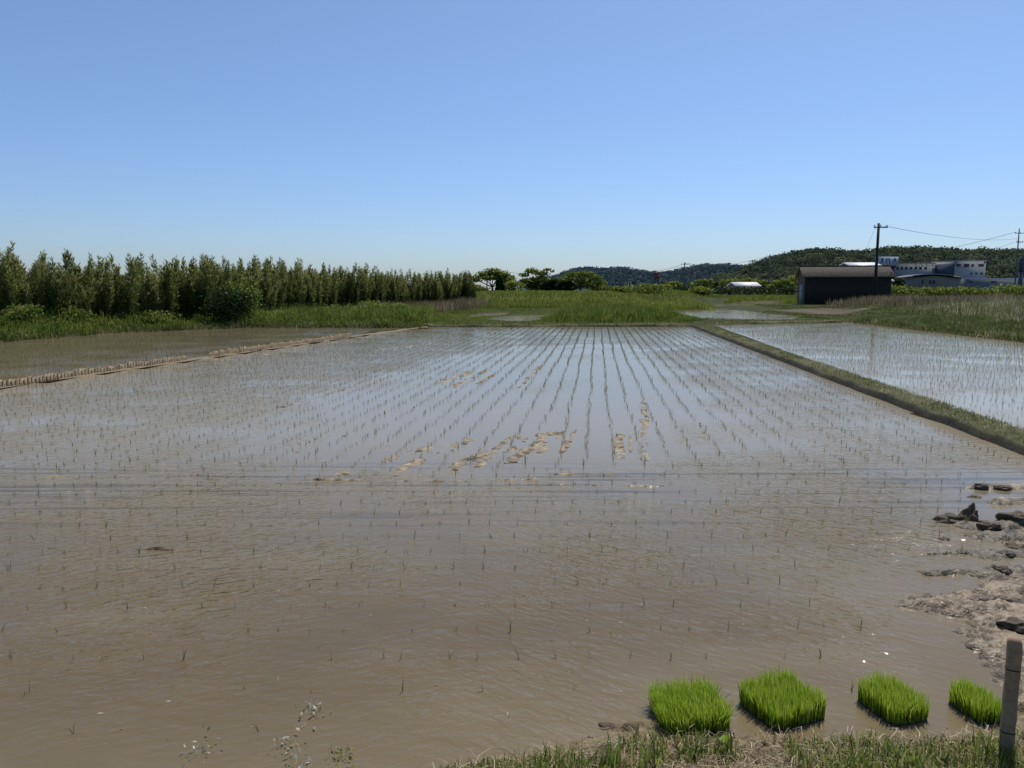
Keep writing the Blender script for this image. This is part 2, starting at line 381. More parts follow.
# ------------------------------------------------------------------ water
def water_mat():
    m, t, N, L = nmat('paddy_water')
    g = N('NewGeometry'); ca = N('Attribute', attribute_name='calm'); tu = N('Attribute', attribute_name='turbid')
    sp_ = N('SeparateXYZ'); L(g.outputs['Position'], sp_.inputs[0]); outs = []
    for rot, sc, dis in ((-36, (1 / 8.5, 1 / 24, 1), .5), (24, (1 / 8.5, 1 / 23, 1), .5), (-8, (1 / 3.6, 1 / 10, 1), .3)):
        mp = N('Mapping', vector_type='TEXTURE'); mp.inputs['Rotation'].default_value = (0, 0, R(rot)); mp.inputs['Scale'].default_value = sc
        L(g.outputs['Position'], mp.inputs['Vector']); n_ = N('TexNoise', i_Scale=1.0, i_Detail=2.5, i_Roughness=.5, i_Distortion=dis); L(mp.outputs[0], n_.inputs['Vector']); outs.append(n_)
    xm = N('TexNoise', i_Scale=.35, i_Detail=1.0); L(g.outputs['Position'], xm.inputs['Vector'])
    xs = N('Math', operation='MULTIPLY_ADD', i_1=4.0); L(xm.outputs[0], xs.inputs[0]); L(sp_.outputs[0], xs.inputs[2])
    xr = N('MapRange', i_1=.8, i_2=2.6); L(xs.outputs[0], xr.inputs[0])
    mxn = N('MixRGB'); L(xr.outputs[0], mxn.inputs[0]); L(outs[1].outputs[0], mxn.inputs[1]); L(outs[0].outputs[0], mxn.inputs[2])
    n1, n2 = mxn, outs[2]
    big = N('TexNoise', i_Scale=.55, i_Detail=2.0); L(g.outputs['Position'], big.inputs['Vector'])
    ad = N('Math', operation='MULTIPLY_ADD', i_1=.9); L(n2.outputs[0], ad.inputs[0]); L(n1.outputs[0], ad.inputs[2])
    am = N('MapRange', i_1=.36, i_2=.66, i_3=.22, i_4=1.2); L(big.outputs[0], am.inputs[0])
    rc = N('MapRange', i_3=1.0, i_4=.06); L(ca.outputs['Fac'], rc.inputs[0])
    mm = N('Math', operation='MULTIPLY'); L(am.outputs[0], mm.inputs[0]); L(rc.outputs[0], mm.inputs[1])
    hh = N('Math', operation='MULTIPLY'); L(ad.outputs[0], hh.inputs[0]); L(mm.outputs[0], hh.inputs[1])
    bu = N('Bump', i_Strength=1.0, i_Distance=.019); L(hh.outputs[0], bu.inputs['Height'])
    # turbid water: colour drifts between brown and grey brown
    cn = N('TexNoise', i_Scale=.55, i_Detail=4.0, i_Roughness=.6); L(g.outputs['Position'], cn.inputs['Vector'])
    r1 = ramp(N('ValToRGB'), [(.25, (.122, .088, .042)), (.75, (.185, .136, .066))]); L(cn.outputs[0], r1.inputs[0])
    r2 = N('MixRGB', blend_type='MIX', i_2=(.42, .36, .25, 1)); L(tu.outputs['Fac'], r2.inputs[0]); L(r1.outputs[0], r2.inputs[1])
    df = N('BsdfDiffuse'); b2 = N('Bump', i_Strength=1.0, i_Distance=.011); L(hh.outputs[0], b2.inputs['Height']); L(b2.outputs[0], df.inputs['Normal']); rut = N('Math', operation='MULTIPLY_ADD', i_1=-.012); L(sp_.outputs[0], rut.inputs[0]); L(sp_.outputs[1], rut.inputs[2])
    mr1 = N('Mapping'); mr1.inputs['Scale'].default_value = (.35, 9, 1); L(g.outputs['Position'], mr1.inputs['Vector'])
    rn = N('TexNoise', i_Scale=1.0, i_Detail=4.0, i_Roughness=.6); L(mr1.outputs[0], rn.inputs['Vector'])
    rl_ = N('MapRange', i_1=.52, i_2=.62); L(rn.outputs[0], rl_.inputs[0])
    e1_ = N('MapRange', i_1=5.2, i_2=6.8); e2_ = N('MapRange', i_1=8.3, i_2=7.5); L(rut.outputs[0], e1_.inputs[0]); L(rut.outputs[0], e2_.inputs[0])
    em = N('Math', operation='MULTIPLY'); L(e1_.outputs[0], em.inputs[0]); L(e2_.outputs[0], em.inputs[1])
    em2 = N('Math', operation='MULTIPLY'); L(em.outputs[0], em2.inputs[0]); L(rl_.outputs[0], em2.inputs[1])
    em3 = N('Math', operation='MULTIPLY', i_1=.6); L(em2.outputs[0], em3.inputs[0])
    r3 = N('MixRGB', blend_type='MIX', i_2=(.07, .052, .03, 1)); L(em3.outputs[0], r3.inputs[0]); L(r2.outputs[0], r3.inputs[1]); L(r3.outputs[0], df.inputs['Color'])
    tr = N('BsdfTransparent', i_Color=(.72, .60, .42, 1))
    mx = N('MixShader', i_0=.15); L(df.outputs[0], mx.inputs[1]); L(tr.outputs[0], mx.inputs[2])
    gl = N('BsdfGlossy', i_Roughness=.03); L(bu.outputs[0], gl.inputs['Normal'])
    fr = N('Fresnel', i_IOR=1.33); L(bu.outputs[0], fr.inputs['Normal'])
    m2 = N('MixShader'); L(fr.outputs[0], m2.inputs[0]); L(mx.outputs[0], m2.inputs[1]); L(gl.outputs[0], m2.inputs[2])
    o = N('OutputMaterial'); L(m2.outputs[0], o.inputs[0]); return m
M_WATER = water_mat()
CALM = [at(300, 402), at(345, 385), at(420, 362), at(520, 345), at(640, 345), at(690, 380), at(700, 430), at(660, 468), at(560, 468), at(420, 472), at(330, 452)]
def water(name, poly, st, label, calm=None, turb=None):
    P = np.array(poly); lo, hi = P.min(0) - .3, P.max(0) + .3
    a = np.arange(lo[0], hi[0] + st, st); b = np.arange(lo[1], hi[1] + st, st)
    Xw, Yw = np.meshgrid(a, b); x, y = Xw.ravel(), Yw.ravel()
    s = sdp(x, y, poly); i = np.arange(len(x)).reshape(Xw.shape)
    F = np.stack([i[:-1, :-1], i[:-1, 1:], i[1:, 1:], i[1:, :-1]], -1).reshape(-1, 4)
    F = F[(s[F] < .30).any(1)]
    use = np.unique(F); mp = np.full(len(x), -1); mp[use] = np.arange(len(use))
    x, y = x[use], y[use]
    z = np.zeros(len(x))
    c = calm(x, y) if callable(calm) else np.full(len(x), calm)
    tb = turb(x, y) if callable(turb) else np.full(len(x), turb or 0)
    return tag(build(name, np.c_[x, y, z], [mp[F]], M_WATER, None, {'calm': c, 'turbid': tb}, True), label, kind='structure')
def calm_main(x, y):
    s = sdp(x, y, CALM) + 1.6 * (fbm(x * .8, y * .35, 81) - .5)
    c = .56 * ss(4.5, 10, y) + .36 * (1 - ss(-.5, .5, s))
    r = ss(4.0, 9, y) * ss(2, 5, x - .1 * y) * .25
    c = np.maximum(c, r)
    c = np.maximum(c, .65 * (1 - ss(.0, .6, -sdp(x, y, MAIN))) * (x > 2) * (y < 9))
    return np.clip(c + .22 * (fbm(x * .5, y * .18, 82) - .5) + .25 * ss(18, 34, y), 0, .95)
def turb_main(x, y):
    s = sdp(x, y, MAIN)
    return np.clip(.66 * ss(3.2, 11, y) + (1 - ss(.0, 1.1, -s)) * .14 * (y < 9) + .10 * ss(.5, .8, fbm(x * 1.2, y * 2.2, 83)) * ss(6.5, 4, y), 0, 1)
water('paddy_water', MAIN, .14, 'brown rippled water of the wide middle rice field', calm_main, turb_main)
water('paddy_water', RIGHT, .3, 'calm pale blue water of the rice field right of the levee', lambda x, y: .80 + .12 * (fbm(x * .5, y * .2, 84) - .5), 1.0)
water('paddy_water', LEFT, .3, 'dark water of the rice field beside the bamboo', lambda x, y: .72 + .3 * (fbm(x * .5, y * .3, 85) - .5), .35)
water('paddy_water', POND_A, .6, 'pale flooded field beyond the far levee', .97, 1)
water('paddy_water', POND_B, .9, 'thin pale flooded field left of the shed', .97, 1)
water('puddle', POND_C, .4, 'shallow pale puddle in the far meadow', .93, .8)
water('puddle', POND_D, .4, 'narrow pale puddle at the left of the far meadow', .93, 1)

# ------------------------------------------------------------------ levees (machine plastered earth banks)
def levee_mat(name, top, face):
    m, t, N, L = nmat(name)
    g = N('NewGeometry'); no = N('TexNoise', i_Scale=9.0, i_Detail=6.0, i_Roughness=.7); L(g.outputs['Position'], no.inputs['Vector'])
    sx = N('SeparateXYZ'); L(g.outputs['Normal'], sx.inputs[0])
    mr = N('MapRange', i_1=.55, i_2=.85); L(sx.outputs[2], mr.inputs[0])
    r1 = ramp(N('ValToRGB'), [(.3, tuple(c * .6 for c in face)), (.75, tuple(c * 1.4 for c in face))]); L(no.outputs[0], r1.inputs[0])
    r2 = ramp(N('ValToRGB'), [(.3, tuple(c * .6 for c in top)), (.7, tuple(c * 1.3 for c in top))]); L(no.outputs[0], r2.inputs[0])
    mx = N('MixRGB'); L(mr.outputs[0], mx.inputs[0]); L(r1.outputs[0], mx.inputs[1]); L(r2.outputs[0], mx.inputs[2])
    p = N('BsdfPrincipled', i_Roughness=.8); p.inputs['Specular IOR Level'].default_value = .2
    b = N('Bump', i_Strength=.8, i_Distance=.03); L(no.outputs[0], b.inputs['Height'])
    L(b.outputs[0], p.inputs['Normal']); L(mx.outputs[0], p.inputs['Base Color']); o = N('OutputMaterial'); L(p.outputs[0], o.inputs[0]); return m
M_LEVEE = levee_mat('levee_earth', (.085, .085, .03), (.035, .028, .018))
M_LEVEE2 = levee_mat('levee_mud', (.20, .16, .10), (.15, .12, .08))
def levee(name, path, prof, mat, label, st=.15, wob=.03):
    P = np.array(path, float); seg = np.hypot(*np.diff(P, axis=0).T); cum = np.concatenate([[0], np.cumsum(seg)])
    s = np.arange(0, cum[-1], st); px = np.interp(s, cum, P[:, 0]); py = np.interp(s, cum, P[:, 1])
    tx, ty = np.gradient(px), np.gradient(py); l = np.hypot(tx, ty); nxn, nyn = ty / l, -tx / l      # to the right of travel
    k = len(prof); V = []
    for o_, z_ in prof:
        j = wob * (fbm(s * 2.2, np.full_like(s, o_ * 3), 91, 3) - .5) * 2
        V.append(np.c_[px + nxn * (o_ + j), py + nyn * (o_ + j), np.full_like(s, z_) + (j * .8 if z_ > 0 else 0)])
    V = np.stack(V, 1).reshape(-1, 3); i = np.arange(len(s) * k).reshape(len(s), k)
    F = np.stack([i[:-1, :-1], i[1:, :-1], i[1:, 1:], i[:-1, 1:]], -1).reshape(-1, 4)
    tag(build(name, V, [F[:, ::-1]], mat, None, None, True), label, kind='structure')
    return px, py, nxn, nyn
RL = [(NEARR[0] - LV[0] * 2.6, NEARR[1] - 2.6), NEARR, FARR]
rl = levee('levee', RL, [(-.05, -.05), (0, .02), (.03, .08), (.07, .115), (.2, .15), (.36, .15), (.48, .08), (.60, -.05)], M_LEVEE, 'straight grassy earth levee with dark smoothed side right of the middle field', wob=.04)
FL = [at(335, 327), at(430, 326.8), FARR, at(709, 324.5), at(845, 322.4)]
levee('levee', FL, [(.0, .085), (-.1, .11), (-.25, .12), (-.5, .10)][::-1] + [(.06, .04), (.12, -.05)], M_LEVEE, 'low dark earth edge along the far end of the fields', wob=.07, st=.3)
LL = [LNN, LN, LF, at(430, 327)]
levee('levee', LL, [(-.34, -.05), (-.27, .015), (-.19, .035), (-.1, .015), (-.02, -.05)], M_LEVEE2, 'low muddy levee between the middle and the left field', wob=.04)

# ------------------------------------------------------------------ corrugated levee boards on the left levee
M_BOARD = solid('weathered_board', (.27, .205, .12), .85, .45, 5)
def corr_board(p0, p1, label, h=.14):
    p0, p1 = np.array(p0), np.array(p1); Ln = np.linalg.norm(p1 - p0); d = (p1 - p0) / Ln; nn = np.array([d[1], -d[0]])
    s = np.arange(0, Ln, .022); off = .020 * np.sin(s / .095 * 2 * math.pi) + .05 * (fbm(s * .8, s * 0, 95) - .5)
    top = h + .05 * (fbm(s * 1.3, s * 0 + 3, 96) - .5) + .06 * (vnoise(s * 9, s * 0, 97) - .5)
    xy = p0 + s[:, None] * d + off[:, None] * nn - .16 * nn
    n = len(s); V = []
    for th in (0, .006):
        for z in (np.full(n, -.04), top): V.append(np.c_[xy + nn * th + (nn * .02 * 1), z])
    V = np.vstack(V); i = np.arange(n - 1)
    def q(a, b): return np.stack([a * n + i, a * n + i + 1, b * n + i + 1, b * n + i], -1)
    o = build('corrugated_board', V - np.array([p0[0], p0[1], 0]), [np.vstack([q(0, 1), q(3, 2), q(1, 3)])], M_BOARD, None, None, False)
    o.location = (p0[0], p0[1], 0)
    tag(o, label, 'board', 'tan corrugated boards lining the left levee')
la = np.array(LNN); lb = np.array(LN); lc = np.array(LF)
gapA = np.array(at(186, 360.5)); gapB = np.array(at(205, 357.5))
def online(p):
    e = lc - lb; return lb + e * np.dot(p - lb, e) / np.dot(e, e)
corr_board(la, online(gapA), 'tan corrugated board lining the left levee, length nearer the camera')
corr_board(online(gapB), online(np.array(at(352, 337))), 'tan corrugated board lining the left levee, far length beyond the muddy gap', .15)
# ------------------------------------------------------------------ foliage materials
M_GRASS = leafmat('grass', [(0, (.058, .090, .017)), (.5, (.115, .150, .032)), (1, (.19, .205, .06))], .42, spec=.1, noise=.8)
M_LUSH = leafmat('lush_grass', [(0, (.036, .066, .013)), (.6, (.095, .135, .028)), (1, (.19, .22, .06))], .42, spec=.1, noise=1.2)
M_DRYW = leafmat('dry_weeds', [(0, (.06, .07, .025)), (.45, (.14, .12, .07)), (.8, (.23, .195, .12)), (1, (.36, .31, .21))], .3, spec=.05, noise=.35)
M_PALEW = leafmat('pale_weeds', [(0, (.045, .075, .018)), (.5, (.10, .12, .04)), (.85, (.21, .20, .10)), (1, (.36, .33, .22))], .35, spec=.08, noise=.6)
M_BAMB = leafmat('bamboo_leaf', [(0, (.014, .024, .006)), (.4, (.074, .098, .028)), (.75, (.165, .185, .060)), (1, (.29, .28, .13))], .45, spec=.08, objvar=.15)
M_CULM = solid('bamboo_culm', (.13, .13, .06), .5, .3, 5)
M_BUSHD = leafmat('dark_leaf', [(0, (.010, .022, .006)), (.7, (.025, .048, .012)), (1, (.06, .085, .02))], .25, spec=.08)
M_BUSHL = leafmat('light_leaf', [(0, (.055, .09, .017)), (.6, (.12, .17, .035)), (1, (.21, .24, .065))], .42, spec=.1)
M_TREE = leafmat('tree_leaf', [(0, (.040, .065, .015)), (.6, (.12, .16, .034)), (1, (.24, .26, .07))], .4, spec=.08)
M_BARK = solid('bark', (.085, .065, .048), .9, .35, 4)
M_SEED = leafmat('seedling_leaf', [(0, (.05, .06, .022)), (.6, (.095, .11, .04)), (1, (.18, .18, .075))], .42, spec=.1)
M_MAT = leafmat('nursery_leaf', [(0, (.085, .15, .018)), (.5, (.19, .30, .038)), (.85, (.31, .40, .07)), (1, (.46, .47, .20))], .52, spec=.12)

def stuff(name, parts, mat, label):
    mb = MB()
    for p in parts: mb.add(*p)
    return tag(mb.build(name, mat), label, kind='stuff')
def on_ground(q, dz=0): return np.c_[q, gz(q[:, 0], q[:, 1]) + dz]
def patchy(q, sc, s, keep):
    return q[fbm(q[:, 0] * sc, q[:, 1] * sc, s) > keep]

# ------------------------------------------------------------------ meadow beyond the fields
bank = [at(430, 327.5), at(418, 328.6), at(250, 329), at(120, 334), at(0, 344.5), (-18.6, 22), (-24, 22), (-24, 34), (-17, 39), (-15, 46), (-5, 46)]
q = inpoly(46000, bank); q = q[sdp(q[:, 0], q[:, 1], LEFT) > .08]; q = q[sdp(q[:, 0], q[:, 1], MAIN) > .1]; d = sdp(q[:, 0], q[:, 1], LEFT); hgt = np.clip(.20 + d * .16, .15, .5) * rng.uniform(.35, 1.2, len(q)) * (.1 + 1.9 * ss(.25, .75, fbm(q[:, 0] * .8, q[:, 1] * .8, 101)))
stuff('undergrowth', [blades(on_ground(q, -.03), hgt, .024, .6, .35), leaves(on_ground(q[:22000]) + np.c_[np.zeros((22000, 2)), hgt[:22000] * rng.uniform(.2, 1, 22000)], rng.uniform(.05, .12, 22000), .5, tint=np.clip(rng.normal(.4, .3, 22000), 0, 1))], M_LUSH, 'tangled green undergrowth at the foot of the bamboo')
mead = [at(240, 326.5), at(430, 325.6), (-4.0, 40), (9.2, 40.3), (10.2, 47), (13, 62), (20, 74), (-8, 76), (-13, 58), (-15, 42)]
q = inpoly(62000, mead)
keep = (sdp(q[:, 0], q[:, 1], POND_C) > .3) & (sdp(q[:, 0], q[:, 1], POND_D) > .3) & (sdp(q[:, 0], q[:, 1], POND_A) > .3); q = q[keep]
f = fbm(q[:, 0] * .3, q[:, 1] * .3, 102); du = q[:, 0] / q[:, 1]
short = ((du > -.10) & (q[:, 1] < 67))
hgt = (.22 + .55 * f) * rng.uniform(.5, 1.2, len(q)) * np.where(short, .16 + .25 * ss(.5, .7, fbm(q[:, 0] * .6, q[:, 1] * .3, 109)), np.where(du > -.1, .75, 1)) * np.where(du < -.05, 1.2, 1)
stuff('meadow_grass', [blades(on_ground(q, -.02), hgt, .035, .4, .25, tint=np.clip(f * .9 + rng.normal(0, .22, len(q)), 0, 1))], M_GRASS, 'green meadow grass beyond the far end of the middle field')
lush = [at(545, 325.3), at(690, 325), at(700, 321), at(672, 318), at(655, 315), at(560, 315.5), at(540, 319)]
q = inpoly(26000, lush); hgt = rng.uniform(.45, 1.0, len(q)) * (.45 + .6 * fbm(q[:, 0] * .5, q[:, 1] * .5, 103)) * (.35 + .65 * ss(0, 1.6, -sdp(q[:, 0], q[:, 1], lush)))
stuff('tall_grass', [blades(on_ground(q, -.02), hgt, .03, .35, .2)], M_LUSH, 'dense tall green grass along the far edge of the middle field')
dike = [(-12, 74), (19, 72), (23, 92), (27, 118), (60, 134), (-28, 135), (-18, 90)]
q = inpoly(46000, dike); q = q[(sdp(q[:, 0], q[:, 1], POND_B) > 1.2)]; f = fbm(q[:, 0] * .12, q[:, 1] * .2, 104)
stuff('dike_grass', [blades(on_ground(q, -.03), rng.uniform(.25, .6, len(q)) * (.6 + .8 * f), .07, .4, .2, tint=np.clip(f + rng.normal(.12, .2, len(q)), 0, 1))], M_GRASS, 'grass covering the low dike in front of the trees')
# reddish grey seed heads in front of the far bamboo
q = inpoly(5000, [(-11.5, 56), (-3.5, 62), (-2, 72), (-6, 73), (-12, 61)])
stuff('dry_reeds', [blades(on_ground(q), rng.uniform(.4, .95, len(q)), .03, .2, .1, tint=rng.uniform(.2, .9, len(q)))], M_DRYW, 'greyish dry reeds in front of the far end of the bamboo')

# right hand side: short green strip, pale weeds, brown weeds
e1, e2, e3 = at(842, 321), at(1024, 343), (17.4, 14)
edge = []
for W, pts in ((RIGHT, [at(842, 321.8), at(1024, 343.2), (17.2, 14)]), (LEFT, [at(418, 328.3), at(250, 327.8), at(120, 333), at(0, 343), (-22, 24)])):
    P_ = np.array(pts); sgl = np.hypot(*np.diff(P_, axis=0).T); cu_ = np.concatenate([[0], np.cumsum(sgl)]); tt_ = rng.uniform(0, cu_[-1], 9000)
    qq = np.c_[np.interp(tt_, cu_, P_[:, 0]), np.interp(tt_, cu_, P_[:, 1])] + rng.normal(0, .45, (9000, 2)); sq = sdp(qq[:, 0], qq[:, 1], W); edge.append(qq[(sq > .02) & (sq < .9)])
q = np.vstack(edge)
stuff('bank_edge_grass', [blades(on_ground(q, -.03), rng.uniform(.08, .30, len(q)) * (.4 + 1.2 * fbm(q[:, 0] * .9, q[:, 1] * .9, 110)), .022, .6, .35, tint=np.clip(rng.normal(.42, .25, len(q)), 0, 1))], M_PALEW, 'grass leaning over the water along the banks of the side fields')
strip = [at(690, 325), at(709, 322.6), e1, (e2[0] + .15, e2[1]), (17.7, 14), (21.5, 14), (22.5, 28), (24.5, 40), (27, 52), (22, 47), (11, 44)]
q = inpoly(48000, strip); q = q[(sdp(q[:, 0], q[:, 1], RIGHT) > .12) & (sdp(q[:, 0], q[:, 1], POND_A) > .2)]
stuff('field_edge_grass', [blades(on_ground(q, -.02), rng.uniform(.12, .34, len(q)) * (.3 + 1.3 * fbm(q[:, 0] * .7, q[:, 1] * .7, 105)) * (.22 + .78 * ss(44.5, 42.5, q[:, 1])), .022, .5, .3, tint=np.clip(rng.normal(.40, .24, len(q)), 0, 1))], M_PALEW, 'short green grass edging the right field')
pw = [(21, 16), (22.3, 28), (24, 40), (27, 54), (33, 66), (60, 70), (60, 40), (40, 16)]
q = inpoly(52000, pw); f = fbm(q[:, 0] * .35, q[:, 1] * .35, 106)
stuff('pale_weeds', [blades(on_ground(q, -.02), (.35 + .75 * f) * rng.uniform(.5, 1.15, len(q)) * (.45 + .55 * ss(0, 5, -sdp(q[:, 0], q[:, 1], pw))), .03, .4, .25, tint=np.clip(f * 1.1 + rng.normal(0, .25, len(q)) + .1, 0, 1))], M_PALEW, 'pale green and straw coloured weeds behind the right field')
bw = [(31, 60), (34, 84), (44, 91), (110, 110), (110, 66), (60, 58)]
q = inpoly(44000, bw); q = q[~((q[:, 0] < 47) & (q[:, 1] > 90))]; f = fbm(q[:, 0] * .2, q[:, 1] * .2, 107)
stuff('brown_weeds', [blades(on_ground(q, -.02), (.5 + .8 * f) * rng.uniform(.5, 1.1, len(q)), .055, .3, .2, tint=np.clip(.25 + .5 * f + rng.normal(0, .18, len(q)), 0, 1))], M_DRYW, 'brown dried weeds in front of the factory')
mid = [(20, 46), (32, 51), (37, 66), (34, 88), (30, 100), (26, 74), (22, 66), (17, 56)]
q = inpoly(42000, mid); q = q[(sdp(q[:, 0], q[:, 1], POND_A) > .2) & (sdp(q[:, 0], q[:, 1], POND_B) > .4) & (sdp(q[:, 0], q[:, 1], DRYF) > .2)]
stuff('verge_grass', [blades(on_ground(q, -.02), rng.uniform(.03, .14, len(q)) * (.4 + 1.0 * fbm(q[:, 0] * .5, q[:, 1] * .5, 108)), .05, .5, .3, tint=np.clip(rng.normal(.45, .25, len(q)), 0, 1))], M_PALEW, 'short grass around the dry field left of the shed')
bk = [(34, 100), (28, 102), (40, 140), (70, 140), (60, 112)]
q = inpoly(14000, bk); q = q[sdp(q[:, 0], q[:, 1], POND_B) > .6]
stuff('field_grass', [blades(on_ground(q, -.02), rng.uniform(.3, .7, len(q)), .09, .4, .2, tint=rng.uniform(.2, .8, len(q)))], M_GRASS, 'green grass field behind the shed')

# levee grass, on top and hanging over
px, py, nxn, nyn = rl
k = rng.integers(0, len(px) - 1, 24000); o_ = rng.uniform(.07, .58, 24000); dens = fbm(py[k] * .5, o_ * 4, 111)
sel = dens > .27; k, o_ = k[sel], o_[sel]
q = np.c_[px[k] + nxn[k] * o_ + rng.uniform(-.06, .06, len(k)), py[k] + nyn[k] * o_ + rng.uniform(-.08, .08, len(k))]
z = np.interp(o_, [0, .06, .2, .36, .48, .60], [.02, .105, .14, .14, .07, -.03])
stuff('levee_grass', [blades(np.c_[q, z], rng.uniform(.03, .085, len(q)) * (.5 + fbm(q[:, 0] * 2, q[:, 1] * 2, 112)), .008, .8, .3, tint=np.clip(rng.normal(.7, .25, len(q)), 0, 1))], M_PALEW, 'short yellowish green grass on top of the straight levee')
q = inpoly(9000, [at(335, 327.4), at(430, 327.2), at(690, 326.6), at(845, 322.6), at(845, 321), at(690, 324.6), at(430, 325.6), at(335, 326.4)])
stuff('edge_grass', [blades(np.c_[q, np.full(len(q), .1)], rng.uniform(.04, .13, len(q)), .02, .6, .3)], M_PALEW, 'thin grass along the far field edge')

# ------------------------------------------------------------------ bamboo thicket
def bamboo_proto(i, h, ncul, spread):
    t = thing('bamboo', '', 'bamboo', group='bamboo plants of the thicket on the left')
    mbl = MB()
    for c in range(ncul):
        a_ = rng.uniform(0, 6.28); r_ = spread * 1.6 * math.sqrt(rng.uniform(0, 1)); ox, oy = r_ * math.cos(a_), r_ * math.sin(a_); H = h * (rng.uniform(.70, 1.0) if rng.uniform() < .8 else rng.uniform(1.0, 1.16))
        bx, by = rng.normal(0, .2, 2)
        tt = np.linspace(0, 1, 7); path = np.c_[ox + bx * tt ** 2, oy + by * tt ** 2, tt * H * .97]
        MB().tube(path, .013 * (1 - .75 * tt), 5).build('culm', M_CULM, t, True)
        nl = 330; tl = rng.beta(1.7, 1.2, nl) * .99
        # leaf sprays sit at nodes
        node = np.round(tl * 14) / 14 + rng.normal(0, .010, nl); tl = np.clip(node, .1, 1.01)
        an = rng.uniform(0, 2 * math.pi, nl); rad = (.05 + .14 * np.exp(-((tl - .62) / .25) ** 2)) * (.45 + .95 * vnoise(node * 16.0, an * 1.1, 300 + 17 * i + c)) * 1.25 * np.sqrt(rng.uniform(.02, 1, nl))
        cx = ox + bx * tl ** 2 + .25 * bx * (tl > .8); cy = oy + by * tl ** 2
        P = np.c_[cx + rad * np.cos(an), cy + rad * np.sin(an), tl * H + rng.normal(.03, .05, nl)]
        dirs = np.c_[np.cos(an), np.sin(an), rng.uniform(-.3, 1.3, nl) + 1.2 * tl]
        tint = np.clip(.24 + .5 * tl + rng.normal(0, .17, nl), 0, 1)  # paler towards the tips: light from above painted into the leaf tint
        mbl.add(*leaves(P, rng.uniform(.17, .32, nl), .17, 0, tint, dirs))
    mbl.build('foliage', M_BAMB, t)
    return t
protos = [bamboo_proto(i, hh, nc, sp) for i, (hh, nc, sp) in enumerate([(2.95, 8, .34), (2.8, 8, .36), (3.05, 7, .34), (2.75, 9, .38), (2.9, 8, .34), (3.2, 4, .26), (2.7, 9, .4), (2.95, 7, .34)])]
line = np.array([(-30, 26), (-23, 27.5), (-19.6, 31), (-17.6, 36), (-15.2, 41), (-14.6, 50), (-11.8, 60), (-8.5, 67), (-4.0, 75)])
sg = np.hypot(*np.diff(line, axis=0).T); cu = np.concatenate([[0], np.cumsum(sg)])
spots = []
for row, (off, st) in enumerate([(0, .58), (.8, .68), (1.6, .85)]):
    s = 5.0 + row * .2
    while s < cu[-1]:
        p = np.array([np.interp(s, cu, line[:, 0]), np.interp(s, cu, line[:, 1])])
        tn = np.array([np.interp(min(s + .5, cu[-1]), cu, line[:, 0]), np.interp(min(s + .5, cu[-1]), cu, line[:, 1])]) - p
        nrm = np.array([-tn[1], tn[0]]) / (np.linalg.norm(tn) + 1e-6)
        p = p + nrm * (off + rng.normal(0, .22))
        spots.append((p[0], p[1], row)); s += st * rng.uniform(.7, 1.35) * (1 if s < 32 else 1.12)
used = set()
lab = ['leafy bamboo at the front of the thicket', 'bamboo standing in the middle of the thicket', 'bamboo at the back of the thicket']
pos = [' beside the left field', ' behind the round bush', ' towards the far meadow']
first = {}
for (x, y, row) in spots:
    u = 512 + 768 * x / y
    if u < -25: continue
    j = int(rng.integers(0, 8)) if rng.uniform() > .25 else 5
    o = protos[j] if j not in used else copy_tree(protos[j]); used.add(j)
    o.location = (x, y, gz(x, y)[0] - .03); o.rotation_euler = (rng.normal(0, .03), rng.normal(0, .03), rng.uniform(0, 6.28)); s = rng.uniform(.84, 1.07) * (1.04 if u < 90 else 1.0) * (.93 if 400 < u else 1) * (.86 if u < 130 else .93 if u < 200 else 1)
    o.scale = (s * 1.08, s * 1.08, s)
    o['label'] = lab[row] + pos[0 if u < 190 else 1 if u < 290 else 2]
print('bamboo', len(spots))

# ------------------------------------------------------------------ bushes and trees
def cloud(clumps, n, size, asp=.6, tb=.5):
    """leaves spread through ellipsoid clumps, denser near their skin"""
    mb = MB(); vol = np.array([c[3] * c[4] * c[5] for c in clumps]) ** .8; vol /= vol.sum()
    for c, v in zip(clumps, vol):
        k = max(8, int(n * v)); d = rng.normal(0, 1, (k, 3)); d /= np.linalg.norm(d, axis=1)[:, None]
        r = rng.uniform(0, 1, k) ** .45 * (1 + .16 * rng.normal(0, 1, k)); P = np.array(c[:3]) + d * r[:, None] * np.array(c[3:6])
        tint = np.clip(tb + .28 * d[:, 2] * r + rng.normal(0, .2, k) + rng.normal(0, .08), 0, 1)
        mb.add(*leaves(P, size * rng.uniform(.6, 1.4, k), asp, 0, tint))
    return mb
def bush(label, u, v, Y, wd, ht, mat, n=900, size=.1, group='bushes by the bamboo', name='bush', tb=.5, seed=None, z0=None):
    x = xu(u, Y); z = gz(x, Y)[0] if z0 is None else z0
    if v and v < 300: ht = hz(v, Y) - z
    t = thing(name, label, 'bush', (x, Y, z), 0, group)
    cl = []
    for k in range(9):
        a = rng.uniform(0, 6.28); r = rng.uniform(.1, .55) * wd / 2; h = rng.uniform(.25, .78) * ht
        cl.append((r * math.cos(a) * 1.1, r * math.sin(a), h, wd * rng.uniform(.2, .34), wd * rng.uniform(.2, .34), ht * rng.uniform(.14, .25)))
    cl.append((0, 0, ht * .4, wd * .42, wd * .42, ht * .4))
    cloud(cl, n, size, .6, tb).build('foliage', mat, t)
    mb = MB()
    for k in range(5):
        a = k * 1.3; mb.tube([(0, 0, -.05), (.12 * wd * math.cos(a), .12 * wd * math.sin(a), ht * .35), (.3 * wd * math.cos(a), .3 * wd * math.sin(a), ht * .7)], [.035 * ht, .022 * ht, .008 * ht], 5)
    mb.build('stem', M_BARK, t, True)
    return t
